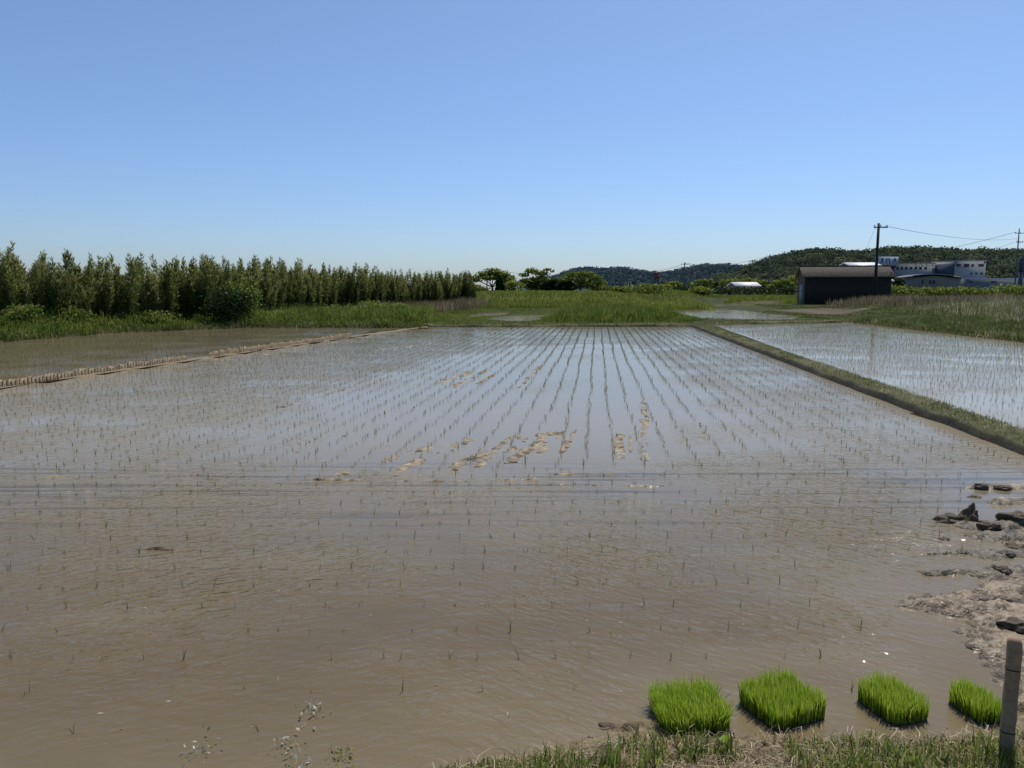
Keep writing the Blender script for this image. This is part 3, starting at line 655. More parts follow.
bush('round dark green bush at the water edge before the bamboo', 226, 325, 37.8, 2.7, 2.0, M_BUSHD, 3000, .13, tb=.35)
bush('lighter green bush leaning on the right of the round dark bush', 243, 325, 39.4, 2.2, 2.3, M_BUSHL, 1700, .12, tb=.45)
for k, (u, Y, wd, ht, lb) in enumerate([(20, 29.8, 1.6, 1.0, 'low green bush under the bamboo at the left picture edge'), (75, 32.2, 1.8, 1.0, 'low green bush under the tallest bamboo'), (158, 36.2, 2.2, .8, 'broad low bush left of the round dark bush'),
                                        (300, 43, 3.0, .8, 'low bright bush right of the round dark bush'), (345, 45, 3.2, .95, 'bright green bush in the middle of the bank'), (372, 46, 2.6, 1.15, 'tallest of the bright green bushes on the bank'), (398, 47, 1.8, 1.0, 'bright bush at the right end of the bank bushes'),
                                        (275, 41.5, 2.6, .7, 'low green bush close to the round dark bush')]):
    bush(lb, u, 0, Y, wd, ht, M_BUSHL if k > 2 else M_LUSH, 1100, .11, tb=.6)

def tree(name, label, u, Y, top, clumps, mat, n, size, trunk_r=.16, group=None, tb=.5, base=None, wide=1.0):
    """clumps in units of the tree's height around its foot (x, y, z, rx, ry, rz)"""
    x = xu(u, Y); z = gz(x, Y)[0] if base is None else base
    H = hz(top, Y) - z
    t = thing(name, label, 'tree', (x, Y, z), 0, group)
    cl = [tuple(np.array(c) * H * np.array([wide, wide, 1, wide, wide, 1])) for c in clumps]
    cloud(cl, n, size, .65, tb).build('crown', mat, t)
    fork = np.array([0, 0, H * .32]); tr = MB().tube([(0, 0, -.1), (.02 * H, 0, H * .16), fork], [trunk_r * 1.2, trunk_r, trunk_r * .8], 8).build('trunk', M_BARK, t, True)
    mb = MB()
    for c in cl[:9]:
        e = np.array(c[:3]); m_ = fork * .45 + e * .55 + np.array([0, 0, -.05 * H])
        mb.tube([fork * .8, m_, e + np.array([0, 0, c[5] * .4])], [trunk_r * .5, trunk_r * .32, trunk_r * .1], 5)
    mb.build('limb', M_BARK, t, True)
    return t
spread = [(-.55, 0, .58, .24, .2, .13), (-.28, .1, .74, .30, .25, .15), (.05, -.1, .86, .30, .25, .14), (.35, 0, .76, .30, .25, .15), (.62, .05, .60, .24, .22, .14), (.2, .2, .66, .3, .3, .1), (-.1, -.2, .62, .28, .25, .1), (.45, -.1, .5, .22, .2, .12), (-.78, 0, .70, .14, .12, .05)]
tall = [(-.42, 0, .72, .24, .2, .08), (-.15, .1, .88, .26, .22, .13), (.18, 0, .78, .28, .22, .14), (.42, 0, .92, .16, .14, .05), (-.3, -.1, .50, .30, .25, .10), (.1, 0, .52, .36, .3, .16), (.42, .1, .42, .30, .25, .16), (-.1, .1, .30, .4, .3, .18), (.6, 0, .86, .10, .1, .04)]
dome = [(-.55, 0, .60, .3, .3, .14), (-.2, 0, .82, .36, .3, .13), (.2, 0, .86, .36, .3, .13), (.55, 0, .70, .3, .3, .14), (0, .1, .55, .5, .4, .2), (.35, -.1, .42, .4, .35, .2), (-.35, -.1, .40, .4, .35, .2), (.75, 0, .5, .22, .2, .14)]
cone = [(0, 0, .25, .30, .3, .22), (.05, 0, .45, .28, .28, .22), (-.04, 0, .65, .24, .24, .2), (0, 0, .84, .15, .15, .16)]
tree('tree', 'spreading light green tree at the right end of the bamboo', 492, 118, 268.3, spread, M_TREE, 2600, .36, .17, tb=.62, wide=1.12)
tree('tree', 'dark conical tree standing in front of the spreading tree', 500, 112, 276.5, cone, M_BUSHD, 1500, .34, .12, tb=.3)
bush('yellow green bush between the two dark trees', 513, 0, 112, 3.4, 2.0, M_BUSHL, 900, .3, 'bushes on the dike', tb=.6)
tree('tree', 'tall tree with layered open crown left of the far hill', 536, 120, 267.6, tall, M_TREE, 2300, .36, .17, tb=.55, wide=1.1)
tree('tree', 'dark round tree low beside the layered open tree', 552, 116, 279, dome, M_BUSHD, 1600, .36, .14, tb=.3)
tree('tree', 'dark rounded tree below the flat topped tree', 566, 114, 280, dome, M_BUSHD, 1500, .36, .14, tb=.28)
tree('tree', 'flat topped brownish green tree before the far hill', 580, 122, 270.5, dome, M_TREE, 2500, .36, .17, tb=.42, wide=1.2)
for u, wd, ht, lb in [(600, 5.5, 1.9, 'bush right of the flat topped tree'), (478, 3.5, 1.7, 'bush left under the spreading light green tree'), (648, 8, 1.7, 'long low bush below the rust red tower'), (700, 5, 1.5, 'bush left of the white roofed house'), (622, 5, 1.2, 'low bush at the foot of the far thin pole')]:
    bush(lb, u, 0, 124, wd, ht, M_TREE, 1000, .36, 'bushes on the dike', tb=.5)
# trees around the white roofed house and behind the shed
for k, (u, Y, top, sh, mt, lb) in enumerate([(672, 190, 281, dome, M_TREE, 'tree left of the second pole on the plain'), (703, 200, 278.5, dome, M_TREE, 'light green tree left end of the row behind the house'), (728, 205, 278, dome, M_BUSHL, 'pale green tree behind the left end of the white roof'), (746, 210, 277.5, dome, M_BUSHL, 'pale green tree straight behind the white roof'),
                                        (762, 205, 279.5, dome, M_TREE, 'tree behind the right end of the white roof'), (781, 190, 279, dome, M_TREE, 'rounded tree left of the shed'), (798, 195, 274, dome, M_TREE, 'tall light tree right behind the gable of the shed'), (716, 195, 281.5, cone, M_BUSHD, 'dark slim tree left of the white roofed house'),
                                        (887, 150, 275.5, dome, M_BUSHD, 'dark tree right of the shed roof')]):
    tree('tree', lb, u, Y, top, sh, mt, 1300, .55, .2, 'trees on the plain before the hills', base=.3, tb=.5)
for k, (u, wd, ht, lb) in enumerate([(888, 7, 282, 'bright green bush just right of the shed'), (906, 6, 285, 'low bush before the left end of the factory'), (924, 7, 285.5, 'low bush before the curved warehouse'), (945, 7, 286, 'low bush left below the two storey white building'), (966, 7, 285, 'low bush below the two storey white building'), (985, 7, 286, 'low bush right of the two storey white building'), (1008, 8, 281.5, 'larger bush in front of the blue sign tower'), (1024, 7, 284, 'bush at the right picture edge')]):
    bush(lb, u, ht, 112, wd, ht, M_BUSHL if k in (0, 6) else M_GRASS, 1000, .34, 'bushes in front of the factory', tb=.45, z0=.45)
for k, (u, wd, ht, lb) in enumerate([(690, 6, 284, 'dark shrub under the second pole'), (716, 11, 283.3, 'dark shrub below the left end of the white roof'), (742, 11, 284.2, 'dark shrub below the middle of the white roof'), (766, 11, 283.6, 'dark shrub below the right end of the white roof'), (788, 6, 283.5, 'dark shrub close to the shed gable')]):
    bush(lb, u, ht, 150, wd, ht, M_BUSHD, 700, .42, 'shrubs below the white roofed house', tb=.5, z0=.2)

# ------------------------------------------------------------------ hills with forest
M_FOR1 = leafmat('forest_near', [(0, (.028, .042, .036)), (.5, (.062, .084, .056)), (1, (.14, .16, .085))], .25, spec=0)  # slight aerial haze mixed into the leaf colours as a bluish cast
M_FOR2 = leafmat('forest_far', [(0, (.066, .098, .120)), (.6, (.092, .128, .140)), (1, (.135, .168, .150))], .1, spec=0)  # distance haze painted in: leaf colours shifted to blue grey
M_HILL1 = solid('hill_near', (.03, .045, .02), 1, .3, .05); M_HILL2 = solid('hill_far', (.045, .065, .065), 1, .3, .03)  # the far hill's bluish tone is haze put into its base colour
def hill(name, prof, Y0, dep, mat, fmat, ncr, cr, nl, ls, lab, flab, seed):
    u = np.linspace(prof[0][0], prof[-1][0], 150); v = np.interp(u, [p[0] for p in prof], [p[1] for p in prof])
    Yc = Y0 + dep; ztop = np.maximum(np.array([hz(a, Yc) for a in v]) - cr * 1.1, .5)
    tt = np.concatenate([np.linspace(0, 1, 22), np.linspace(1.1, 2, 6)]); V = []
    for s in tt:
        yy = Y0 + dep * s; f = math.sin(min(s, 2) * math.pi / 2) ** .8 if s <= 1 else max(0, math.cos((s - 1) * math.pi / 2))
        xx = (u - 512) / 768 * Yc
        z = ztop * f + 5 * (fbm(xx * .02, np.full_like(xx, yy * .02), seed) - .5) * math.sin(min(s, 1) * math.pi) * cr / 4
        V.append(np.c_[xx, np.full_like(xx, yy), z])
    V = np.stack(V); nr, nc = V.shape[:2]; i = np.arange(nr * nc).reshape(nr, nc)
    F = np.stack([i[:-1, :-1], i[:-1, 1:], i[1:, 1:], i[1:, :-1]], -1).reshape(-1, 4)
    tag(build(name, V.reshape(-1, 3), [F], mat, None, None, True), lab, kind='structure')
    mb = MB()
    a = rng.uniform(0, nc - 1.001, ncr); b = rng.uniform(0, 1, ncr) ** .9 * 22.5
    ia, ib = a.astype(int), b.astype(int); fa, fb = (a - ia)[:, None], (b - ib)[:, None]
    P = (V[ib, ia] * (1 - fa) + V[ib, ia + 1] * fa) * (1 - fb) + (V[ib + 1, ia] * (1 - fa) + V[ib + 1, ia + 1] * fa) * fb
    rad = cr * rng.uniform(.5, 1.55, ncr); ct = rng.normal(0, .28, ncr)
    d = rng.normal(0, 1, (ncr, nl, 3)); d /= np.linalg.norm(d, axis=2)[..., None]; d[..., 2] = np.abs(d[..., 2]) * 1.0 - .25
    r = rng.uniform(.72, 1.08, (ncr, nl))
    Q = P[:, None] + np.array([0, 0, .25 * cr]) + d * (r * rad[:, None])[..., None]
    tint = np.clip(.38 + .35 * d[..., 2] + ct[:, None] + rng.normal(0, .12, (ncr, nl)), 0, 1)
    mb.add(*leaves(Q.reshape(-1, 3), ls * rng.uniform(.6, 1.4, ncr * nl), .8, 0, tint.ravel()))
    tag(mb.build(name.replace('hill', 'forest'), fmat), flab, kind='stuff')
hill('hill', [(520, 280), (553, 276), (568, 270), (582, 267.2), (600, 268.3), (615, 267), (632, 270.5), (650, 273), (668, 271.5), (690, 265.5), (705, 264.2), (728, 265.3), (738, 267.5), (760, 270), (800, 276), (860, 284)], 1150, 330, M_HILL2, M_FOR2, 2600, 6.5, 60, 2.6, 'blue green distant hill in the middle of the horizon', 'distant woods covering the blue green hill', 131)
hill('hill', [(700, 284), (722, 275), (740, 267), (758, 260), (772, 256.5), (790, 251), (806, 249.8), (822, 252), (838, 253.5), (853, 254), (863, 249), (884, 247.5), (900, 249), (915, 252.5), (930, 250.5), (950, 251.5), (975, 251), (995, 250), (1010, 254), (1030, 262), (1080, 270), (1140, 280)], 480, 190, M_HILL1, M_FOR1, 3400, 5.0, 80, 1.6, 'wooded green hill on the right of the horizon', 'dense woods covering the nearer green hill', 132)

# ------------------------------------------------------------------ shed
M_WOOD = solid('dark_boards', (.028, .024, .020), .9, .4, 3)
M_WOOD2 = solid('brown_boards', (.07, .052, .038), .9, .4, 4)
M_ROOFB = solid('weathered_roof', (.115, .092, .068), .9, .35, 2.5)
M_PALED = solid('pale_door', (.20, .23, .25), .8, .25, 3)
def slat_board(x0, x1, y, z0, z1, pitch=.25, th=.03, sign=-1):
    mb = MB(); n = int((x1 - x0) / pitch)
    for k in range(n):
        a = x0 + k * (x1 - x0) / n; b = x0 + (k + 1) * (x1 - x0) / n - .012
        mb.box(((a + b) / 2, y + sign * rng.uniform(0, .012), (z0 + z1) / 2 + rng.uniform(-.03, 0)), (b - a, th, z1 - z0))
    return mb
gnd = .2
shed = thing('shed', 'dark weathered wooden shed with brown gable roof beside the dry field', 'shed', (36.3, 96, gnd), math.atan2(-.19, 1))
SL, SW, SE, SR = 10.0, 5.0, 3.35, 4.55
mb = slat_board(0, SL, .0, -.1, SE); mb.box((SL / 2, .06, SE / 2), (SL - .02, .06, SE)); mb.box((SL / 2, SW, SE / 2), (SL, .06, SE)); mb.box((SL - .02, SW / 2, SE / 2), (.06, SW - .1, SE))
mb.build('wall', M_WOOD, shed)
mb = MB().add([(0.001, .05, -.1), (0.001, SW - .05, -.1), (0.001, SW - .05, SE), (0.001, SW / 2, SR - .06), (0.001, .05, SE)], [(0, 2, 1), (0, 3, 2), (0, 4, 3)])
mb.build('gable', M_WOOD2, shed)
MB().box((SL + .012, SW / 2, SE + .2), (.03, SW - .4, .5)).build('gable', M_WOOD2, shed)
door = MB().box((-.03, SW * .42, 1.15), (.05, 2.3, 2.3)).build('door', M_PALED, shed)
MB().box((-.075, SW * .42, 1.5), (.03, 2.3, .08)).build('door_rail', M_WOOD2, door)
mb = MB(); ov = .35
for s in (0, 1):
    y0, y1 = (-ov, SW / 2) if s == 0 else (SW + ov, SW / 2); sl = (SR - SE) / (SW / 2); z0 = SE - ov * sl + .05; z1 = SR + .05
    n = 64; xs = np.linspace(-ov, SL + ov, n + 1)
    for k in range(n):           # corrugated sheets
        a, b = xs[k], xs[k + 1] - .0; dz = .012 * (k % 2)
        mb.add([(a, y0, z0 + dz), (b, y0, z0 + dz), (b, y1, z1 + dz), (a, y1, z1 + dz), (a, y0, z0 - .05), (b, y0, z0 - .05), (b, y1, z1 - .05), (a, y1, z1 - .05)], F4=[(0, 1, 2, 3), (4, 7, 6, 5), (0, 4, 5, 1), (0, 3, 7, 4), (1, 5, 6, 2)])
rf = mb.build('roof', M_ROOFB, shed)
MB().box((SL / 2, SW / 2, SR + .1), (SL + 2 * ov, .3, .07)).build('ridge_cap', M_WOOD2, rf)
MB().box((SL / 2, -ov + .06, SE - .14), (SL + 2 * ov - .1, .05, .14)).build('fascia', M_WOOD2, rf)

# ------------------------------------------------------------------ factory and other buildings
M_WHITE = solid('factory_white', (.30, .30, .30), .8, .12, .6); M_GREY = solid('factory_grey', (.15, .16, .18), .8, .12, .5)
M_DKBL = solid('dark_blue_panel', (.045, .055, .09), .6, .2, 1); M_GLASS = solid('dark_glass', (.022, .028, .040), .15, .2, 1)
M_TAN = solid('warehouse_tan', (.19, .175, .16), .8, .15, .4); M_WROOF = solid('white_roof', (.74, .73, .72), .5, .1, 1)
M_SIGNW = solid('sign_white', (.42, .47, .55), .6, .06, 1); M_PINK = solid('pinkish_roof', (.78, .70, .68), .6, .08, 1)
def building(name, label, u0, u1, Y, vtop, dep, mat, wins=(), roof=None, base=0, rz=0, cat='building'):
    x0, x1 = xu(u0, Y), xu(u1, Y); H = hz(vtop, Y) - base; W = x1 - x0
    t = thing(name, label, cat, (x0, Y, base), rz)
    MB().box((W / 2, dep / 2, H / 2), (W, dep, H)).build('wall', mat, t)
    MB().box((W / 2, dep / 2, H + .12), (W + .3, dep + .3, .24)).build('parapet', roof or mat, t)
    for (a, b, c, d_) in wins:
        wx0, wx1 = xu(a, Y) - x0, xu(b, Y) - x0; z1, z0 = hz(c, Y) - base, hz(d_, Y) - base
        f = MB().box(((wx0 + wx1) / 2, -.03, (z0 + z1) / 2), (wx1 - wx0, .06, z1 - z0)).build('window', M_GREY, t)
        MB().box(((wx0 + wx1) / 2, -.07, (z0 + z1) / 2), (wx1 - wx0 - .16, .03, z1 - z0 - .16)).build('pane', M_GLASS, f)
    return t, W, H
fa, W, H = building('factory', 'long white two storey factory with a row of small windows', 894, 953, 205, 264.2, 4, M_WHITE, [(u, u + 2.4, 266.8, 269.6) for u in (894.8, 899.2, 903.6, 908.4, 913.2, 917.8, 923)] + [(898.5, 901.2, 275, 277.2)])
sx0 = xu(912, 205) - xu(894, 205)
mb = MB(); zt = H - .55; x = sx0 + .4
for k, wd in enumerate([1.3, .9, 1.2, .9, 1.5, 1.0, 1.1]):     # unreadable row of white letters along the roof edge
    mb.box((x + wd / 2, -.05, zt + .1), (wd, .1, .18)); mb.box((x + .1, -.05, zt + .45), (.2, .1, .6)); mb.box((x + wd / 2, -.05, zt + .82), (wd * (.9 if k % 2 else .5), .1, .16)); x += wd + .35
mb.build('lettering', M_SIGNW, fa)
ob, W2, H2 = building('office_block', 'white two storey block at the right end of the factory', 953.5, 984, 196, 261.3, 11, M_WHITE, [(954.5, 959, 263.8, 266.6), (962, 967.5, 263.8, 267.2), (969.5, 972.2, 264, 267), (976.5, 982, 264, 266.8), (969, 971, 272.4, 274.6), (974, 976, 272.4, 274.6), (979.3, 981.6, 272.4, 274.6)])
MB().box((-.06, 5.5, H2 - 2.6), (.12, 10.6, 4.2)).build('side_cladding', M_DKBL, ob)
bs, W, H = building('sign_building', 'dark blue building with a white sign board on its roof', 882, 894, 202, 266.5, 8, M_DKBL)
sb = MB().box((W / 2 - .9, -.2, H + 1.35), (hz(258, 202) * 0 + 6.0, .15, 2.3)).build('sign_board', M_SIGNW, bs)
mb = MB()
for k, (a, b) in enumerate([(-2.6, -2.6), (-1.6, -1.2), (-.9, -1.2), (-.1, .1), (.8, .5), (1.7, 2.1), (2.5, 2.1)]):    # blurred blue strokes
    mb.add([(W / 2 - .9 + a - .13, -.285, H + .75), (W / 2 - .9 + a + .13, -.285, H + .75), (W / 2 - .9 + b + .13, -.285, H + 2.2), (W / 2 - .9 + b - .13, -.285, H + 2.2)], F4=[(0, 1, 2, 3)])
mb.build('sign_strokes', M_DKBL, sb)
mb = MB(); [mb.box((W / 2 - .9 + a, .1, H + .6), (.15, .15, 1.5)) for a in (-2.4, 0, 2.4)]; mb.build('sign_post', M_GREY, bs)
# curved roof warehouse
t = thing('warehouse', 'low grey brown warehouse with shallow curved roof before the factory', 'building', (xu(903, 175), 175, 0)); W = xu(961, 175) - xu(903, 175)
arc = [(W * k / 12, hz(278.2, 175) + (hz(274.9, 175) - hz(278.2, 175)) * math.sin(math.pi * k / 12) ** .7) for k in range(13)]
MB().prism([(0, 0)] + [(W, 0)] + arc[::-1], 0, 4).build('wall', M_TAN, t)
mb = MB(); mb.prism([(a - .1 if k == 0 else a, z + .02) for k, (a, z) in enumerate(arc)] + [(a, z + .22) for a, z in arc[::-1]], -.3, 4.3); mb.build('roof', M_GREY, t)
for a, b in ((921, 923), (928.5, 930.5), (932, 934.5)):
    x0, x1 = xu(a, 175) - xu(903, 175), xu(b, 175) - xu(903, 175); MB().box(((x0 + x1) / 2, -.04, hz(282, 175)), (x1 - x0, .08, .75)).build('window', M_GLASS, t)
building('storage_hall', 'long low grey hall behind the blue sign tower', 966, 1040, 190, 279.3, 4, M_GREY, [(968, 972, 280.6, 282.5), (990, 996, 281, 282.6)], M_SIGNW)
# white roofed hall behind the shed
def gabled(name, label, u0, u1, Y, veave, vridge, dep, wall, roof, base=0):
    x0, x1 = xu(u0, Y), xu(u1, Y); W = x1 - x0; E = hz(veave, Y) - base; G = hz(vridge, Y) - base
    t = thing(name, label, 'building', (x0, Y, base)); MB().box((W / 2, dep / 2, E / 2), (W - .4, dep, E)).build('wall', wall, t)
    MB().prism([(-.4, E), (dep / 2, G), (dep + .4, E), (dep / 2, G + .001 + .2), (-.4, E + .2)][:3] + [(dep + .4, E + .2), (dep / 2, G + .2), (-.4, E + .2)], 0, W)
    mb = MB(); p = np.array([(-.4, E), (dep / 2, G), (dep + .4, E), (dep + .4, E + .2), (dep / 2, G + .2), (-.4, E + .2)]); n = 6
    V = np.vstack([np.c_[np.zeros(n), p], np.c_[np.full(n, W), p]])
    mb.add(V, F4=[(i, (i + 1) % n, n + (i + 1) % n, n + i) for i in range(n)] + [(0, 5, 4, 1), (1, 4, 3, 2), (n, n + 1, n + 4, n + 5), (n + 1, n + 2, n + 3, n + 4)])
    mb.build('roof', roof, t)
    mb = MB()
    for xe in (.25, W - .25): mb.add([(xe, .02, E - .02), (xe, dep - .02, E - .02), (xe, dep / 2, G - .02)], [(0, 1, 2)])
    mb.build('gable', wall, t); return t
gabled('hall', 'hall with pale sloping roof showing above the shed', 851, 884, 185, 268, 262.6, 10, M_GREY, M_WROOF)
gabled('house', 'low house with bright whitish roof among trees left of the shed', 735, 761, 178, 286.6, 282.8, 7, M_TAN, M_PINK)
gabled('hut', 'small hut with white roof right beside the shed', 884, 893, 140, 281.6, 278.2, 4, M_GREY, M_WROOF)
# tower on the hill, rust red tower, blue sign tower
t = thing('lookout_tower', 'tiny lookout tower on the crest of the distant hill', 'tower', (xu(728, 1480), 1480, hz(268, 1480)))
MB().box((0, 0, 2.0), (7, 7, 6.5)).build('base', M_DKBL, t); MB().box((0, 0, 6.7), (4.6, 4.6, 3.2)).build('upper_storey', M_GREY, t)
MB().add([(-4, -4, 8.2), (4, -4, 8.2), (4, 4, 8.2), (-4, 4, 8.2), (0, 0, 11)], [(0, 1, 4), (1, 2, 4), (2, 3, 4), (3, 0, 4)], [(0, 3, 2, 1)]).build('roof', M_DKBL, t)
M_RUST = solid('rust_red', (.16, .062, .048), .8, .3, 1.5)
Yt = 260; t = thing('water_tower', 'rust red tower on dark legs rising before the distant hill', 'tower', (xu(656.5, Yt), Yt, 0)); z1 = hz(272.3, Yt); z0 = hz(278.5, Yt)
tk = MB().tube([(0, 0, z0), (0, 0, z1 - .4)], .95, 14).build('tank', M_RUST, t); MB().tube([(0, 0, z1 - .4), (0, 0, z1)], [1.05, .25], 14).build('lid', M_RUST, tk)
for sx in (-1, 1):
    for sy in (-1, 1): MB().tube([(1.5 * sx, 1.5 * sy, 0), (.75 * sx, .75 * sy, z0)], .16, 6).build('leg', M_DKBL, t)
mb = MB()
for zz in (.35, .7): r = 1.5 - .75 * zz; [mb.tube([(r * a, r * b, zz * z0), (r * c, r * d_, (zz + .28) * z0)], .07, 5) for a, b, c, d_ in ((-1, -1, .8, -.8), (1, -1, -.8, -.8), (-1, 1, .8, .8), (1, 1, .8, .8))]
mb.build('brace', M_DKBL, t); MB().tube([(0, 0, z0 - .15), (0, 0, z0)], 1.3, 14).build('platform', M_RUST, t)
Yt = 165; t = thing('sign_tower', 'tall dark blue sign tower with rounded top at the right edge', 'sign', (xu(1019.5, Yt), Yt, 0)); zt = hz(257.3, Yt); ww = .85
arc = [(ww / 2 * math.cos(a), zt - ww / 2 + ww / 2 * math.sin(a)) for a in np.linspace(0, math.pi, 9)]
MB().prism([(-ww / 2, hz(272, Yt)), (ww / 2, hz(272, Yt))] + arc, -.12, .12).build('panel', solid('navy', (.03, .045, .095), .5, .15, 2), t)
MB().box((0, 0, hz(272, Yt) / 2), (ww * .8, .5, hz(272, Yt))).build('base', M_DKBL, t)

# ------------------------------------------------------------------ utility poles and cables
M_POLED = solid('tarred_wood', (.022, .018, .016), .8, .3, 5); M_POLEC = solid('concrete_pole', (.11, .11, .115), .8, .15, 3); M_WIRE = solid('cable', (.06, .06, .07), .6, .1, 1)
M_INS = solid('insulator', (.45, .45, .45), .4, .1, 1)
tops = {}
def pole(key, label, u, Y, vtop, r, mat, arms, base=.2, extra=None, name='utility_pole'):
    x = xu(u, Y); H = hz(vtop, Y) - base
    t = thing(name, label, 'pole', (x, Y, base), 0, 'utility poles across the plain')
    MB().tube([(0, 0, -.3), (0, 0, H)], [r, r * .68], 10).build('shaft', mat, t, True)
    for (dz, wd) in arms:
        a = MB().box((.12 * (1 if wd > 1 else 0), -r - .05, H - dz), (wd, .10, .12)).build('crossarm', mat, t)
        for s in (-1, 0, 1): MB().tube([(s * wd * .44 + .12, -r - .05, H - dz + .06), (s * wd * .44 + .12, -r - .05, H - dz + .28)], .05, 6).build('insulator', M_INS, a)
    tops[key] = (x, Y, H + base)
    if extra: extra(t, H)
    return t
def can(t, H): MB().tube([(.38, -.1, H - 2.4), (.38, -.1, H - 1.5)], .26, 10).build('transformer', M_GREY, t)
def band(t, H):
    MB().tube([(0, 0, 2.2), (0, 0, 2.35)], .16, 10).build('band', M_INS, t)
pole('dark', 'dark tarred wooden pole standing at the right end of the shed', 875, 84, 223.2, .19, M_POLED, [(.45, 1.5)], .5, band)
pole('right', 'slim grey concrete pole at the right picture edge', 1014.5, 150, 228.5, .15, M_POLEC, [(.9, 2.0), (2.6, 1.2)], .4)
pole('a', 'thin pole left of the rust red tower', 620, 230, 266.2, .2, M_POLEC, [(.4, 1.6)])
pole('b', 'pole with wide crossarm right of the rust red tower', 684, 190, 262.2, .19, M_POLEC, [(.5, 2.0), (1.5, 1.5)], .2, can)
pole('c', 'pale pole standing before the wooded hill', 768.5, 200, 254.5, .19, M_POLEC, [(.5, 1.8)])
pole('d', 'short thin pole beside the pole with wide crossarm', 694.5, 205, 272.5, .16, M_POLEC, [(.3, 1.0)])
pole('e', 'pole peeping out above the far bamboo', 435.5, 150, 272.8, .17, M_POLEC, [(.4, 1.7)], .2, can)
pole('f', 'pole top showing above the spreading light green tree', 487, 170, 267.7, .17, M_POLEC, [(.4, 1.7)])
pole('g', 'low dark post pair right of the thin far pole', 629.5, 210, 280, .2, M_POLED, [(.2, 1.2)])
def cable(a, b, sag, label, r=.022, n=22):
    a, b = np.array(a), np.array(b); tt = np.linspace(0, 1, n)[:, None]; P = a * (1 - tt) + b * tt; P[:, 2] -= (4 * sag * tt * (1 - tt))[:, 0]
    mb = MB().tube(P - a, r, 4); o = mb.build('power_cable', M_WIRE); o.location = a
    tag(o, label, 'cable', 'power cables between the poles')
T = lambda k, dx=0, dz=-.3: (tops[k][0] + dx, tops[k][1] - .2, tops[k][2] + dz)
cable(T('dark', .5), (124, 190, hz(238, 190)), .9, 'power cable running right from the top of the dark wooden pole')
cable(T('right', -.8, -.7), (115, 240, hz(258, 240)), .8, 'power cable sagging left from the slim grey concrete pole', .035)
cable(T('right', -.8, -2.5), (134, 230, hz(256, 230)), .5, 'lower faint cable left of the slim grey concrete pole')
cable(T('right', .8, -.7), (140, 150, 13.2), .6, 'upper cable leaving the right picture edge')
cable(T('right', .6, -2.5), (140, 150, 11.4), .5, 'lower cable leaving the right picture edge')
cable(T('dark', -.4), (40.1, 90, 5.0), .3, 'thin cable dropping from the dark wooden pole to the shed roof', .01)
cable(T('a'), T('b'), 1.6, 'cable between the thin pole and the pole with wide crossarm', .035)
cable(T('b'), T('c'), 1.2, 'cable between the pole with wide crossarm and the pale pole', .035)
cable(T('e'), T('f'), .7, 'cable behind the bamboo top towards the spreading tree', .028)
cable(T('f'), T('a'), 1.8, 'long cable above the dike trees', .028)

# ------------------------------------------------------------------ rice seedlings
def rows(poly, org, dr, nr, ns, sp_r, sp_s, jit=.025, inset=.25):
    """hills of seedlings along direction dr, sp_r between rows, sp_s along the row"""
    dr = np.array(dr) / np.linalg.norm(dr); nn = np.array([dr[1], -dr[0]])
    a, b = np.meshgrid(np.arange(-nr, nr), np.arange(-ns, ns)); a, b = a.ravel(), b.ravel()
    wob = .03 * (fbm(b * .06, a * .9, 121, 2) - .5) * 2
    q = np.array(org) + (b * sp_s + rng.normal(0, jit, len(b)))[:, None] * dr + (a * sp_r + wob + rng.normal(0, .012, len(a)))[:, None] * nn
    return q[sdp(q[:, 0], q[:, 1], poly) < -inset]
HEAD = at(500, 470)[1]                                        # headland: here the rows turn across
qa = rows(MAIN, (1.5, 20), LV, 80, 160, .30, .155); qa = qa[qa[:, 1] > HEAD + .1 + .012 * qa[:, 0]]
qb = rows(MAIN, (0, HEAD - .3), (1, .012), 30, 90, .31, .185, inset=.35); qb = qb[qb[:, 1] < HEAD]
qb = qb[(qb[:, 1] > 3.6) | (rng.uniform(0, 1, len(qb)) < .35)]
qa = qa[rng.uniform(0, 1, len(qa)) < .90]; qb = qb[rng.uniform(0, 1, len(qb)) < np.where(qb[:, 1] < 5, .8, .95)]
qc = rows(RIGHT, (12, 25), (LV[0], 1), 40, 130, .30, .20); qc = qc[rng.uniform(0, 1, len(qc)) < .93]
qd = rows(LEFT, (-13, 26), (ld, 1), 50, 90, .30, .2); qd = qd[rng.uniform(0, 1, len(qd)) < .8]
qe = rows(POND_A, at(735, 314), LV, 60, 120, .35, .3)
zones = [('a', qa, .088), ('b', qb, .070), ('c', qc, .115), ('d', qd, .10), ('e', qe, .07)]
allp = np.vstack([np.c_[q, np.full(len(q), h), np.full(len(q), k)] for k, (_, q, h) in enumerate(zones)])
H = allp[:, 2] * rng.uniform(.55, 1.25, len(allp))
u = 512 + 768 * allp[:, 0] / allp[:, 1]; vv = allp[:, 1]
inview = (u > 4) & (u < 1020) & (allp[:, 1] > 2.75)
size = np.where(inview, H / allp[:, 1], 0)
order = np.argsort(-size); ind, rest = order[:285], order[285:]
def seedling_blades(P, H, nb, wd):
    n = len(P); Pb = np.repeat(P, nb, 0) + np.c_[rng.normal(0, .008, (n * nb, 2)), np.full(n * nb, -.01)]
    Hb = np.repeat(H, nb) * rng.uniform(.55, 1.1, n * nb)
    tint = np.clip(np.repeat(rng.uniform(.1, .7, n), nb) + rng.normal(0, .12, n * nb), 0, 1)
    return blades(Pb, Hb, wd, .30, .1, tint=tint)
rp = allp[rest]; hid = np.c_[rp[:, :2], np.zeros(len(rp))]
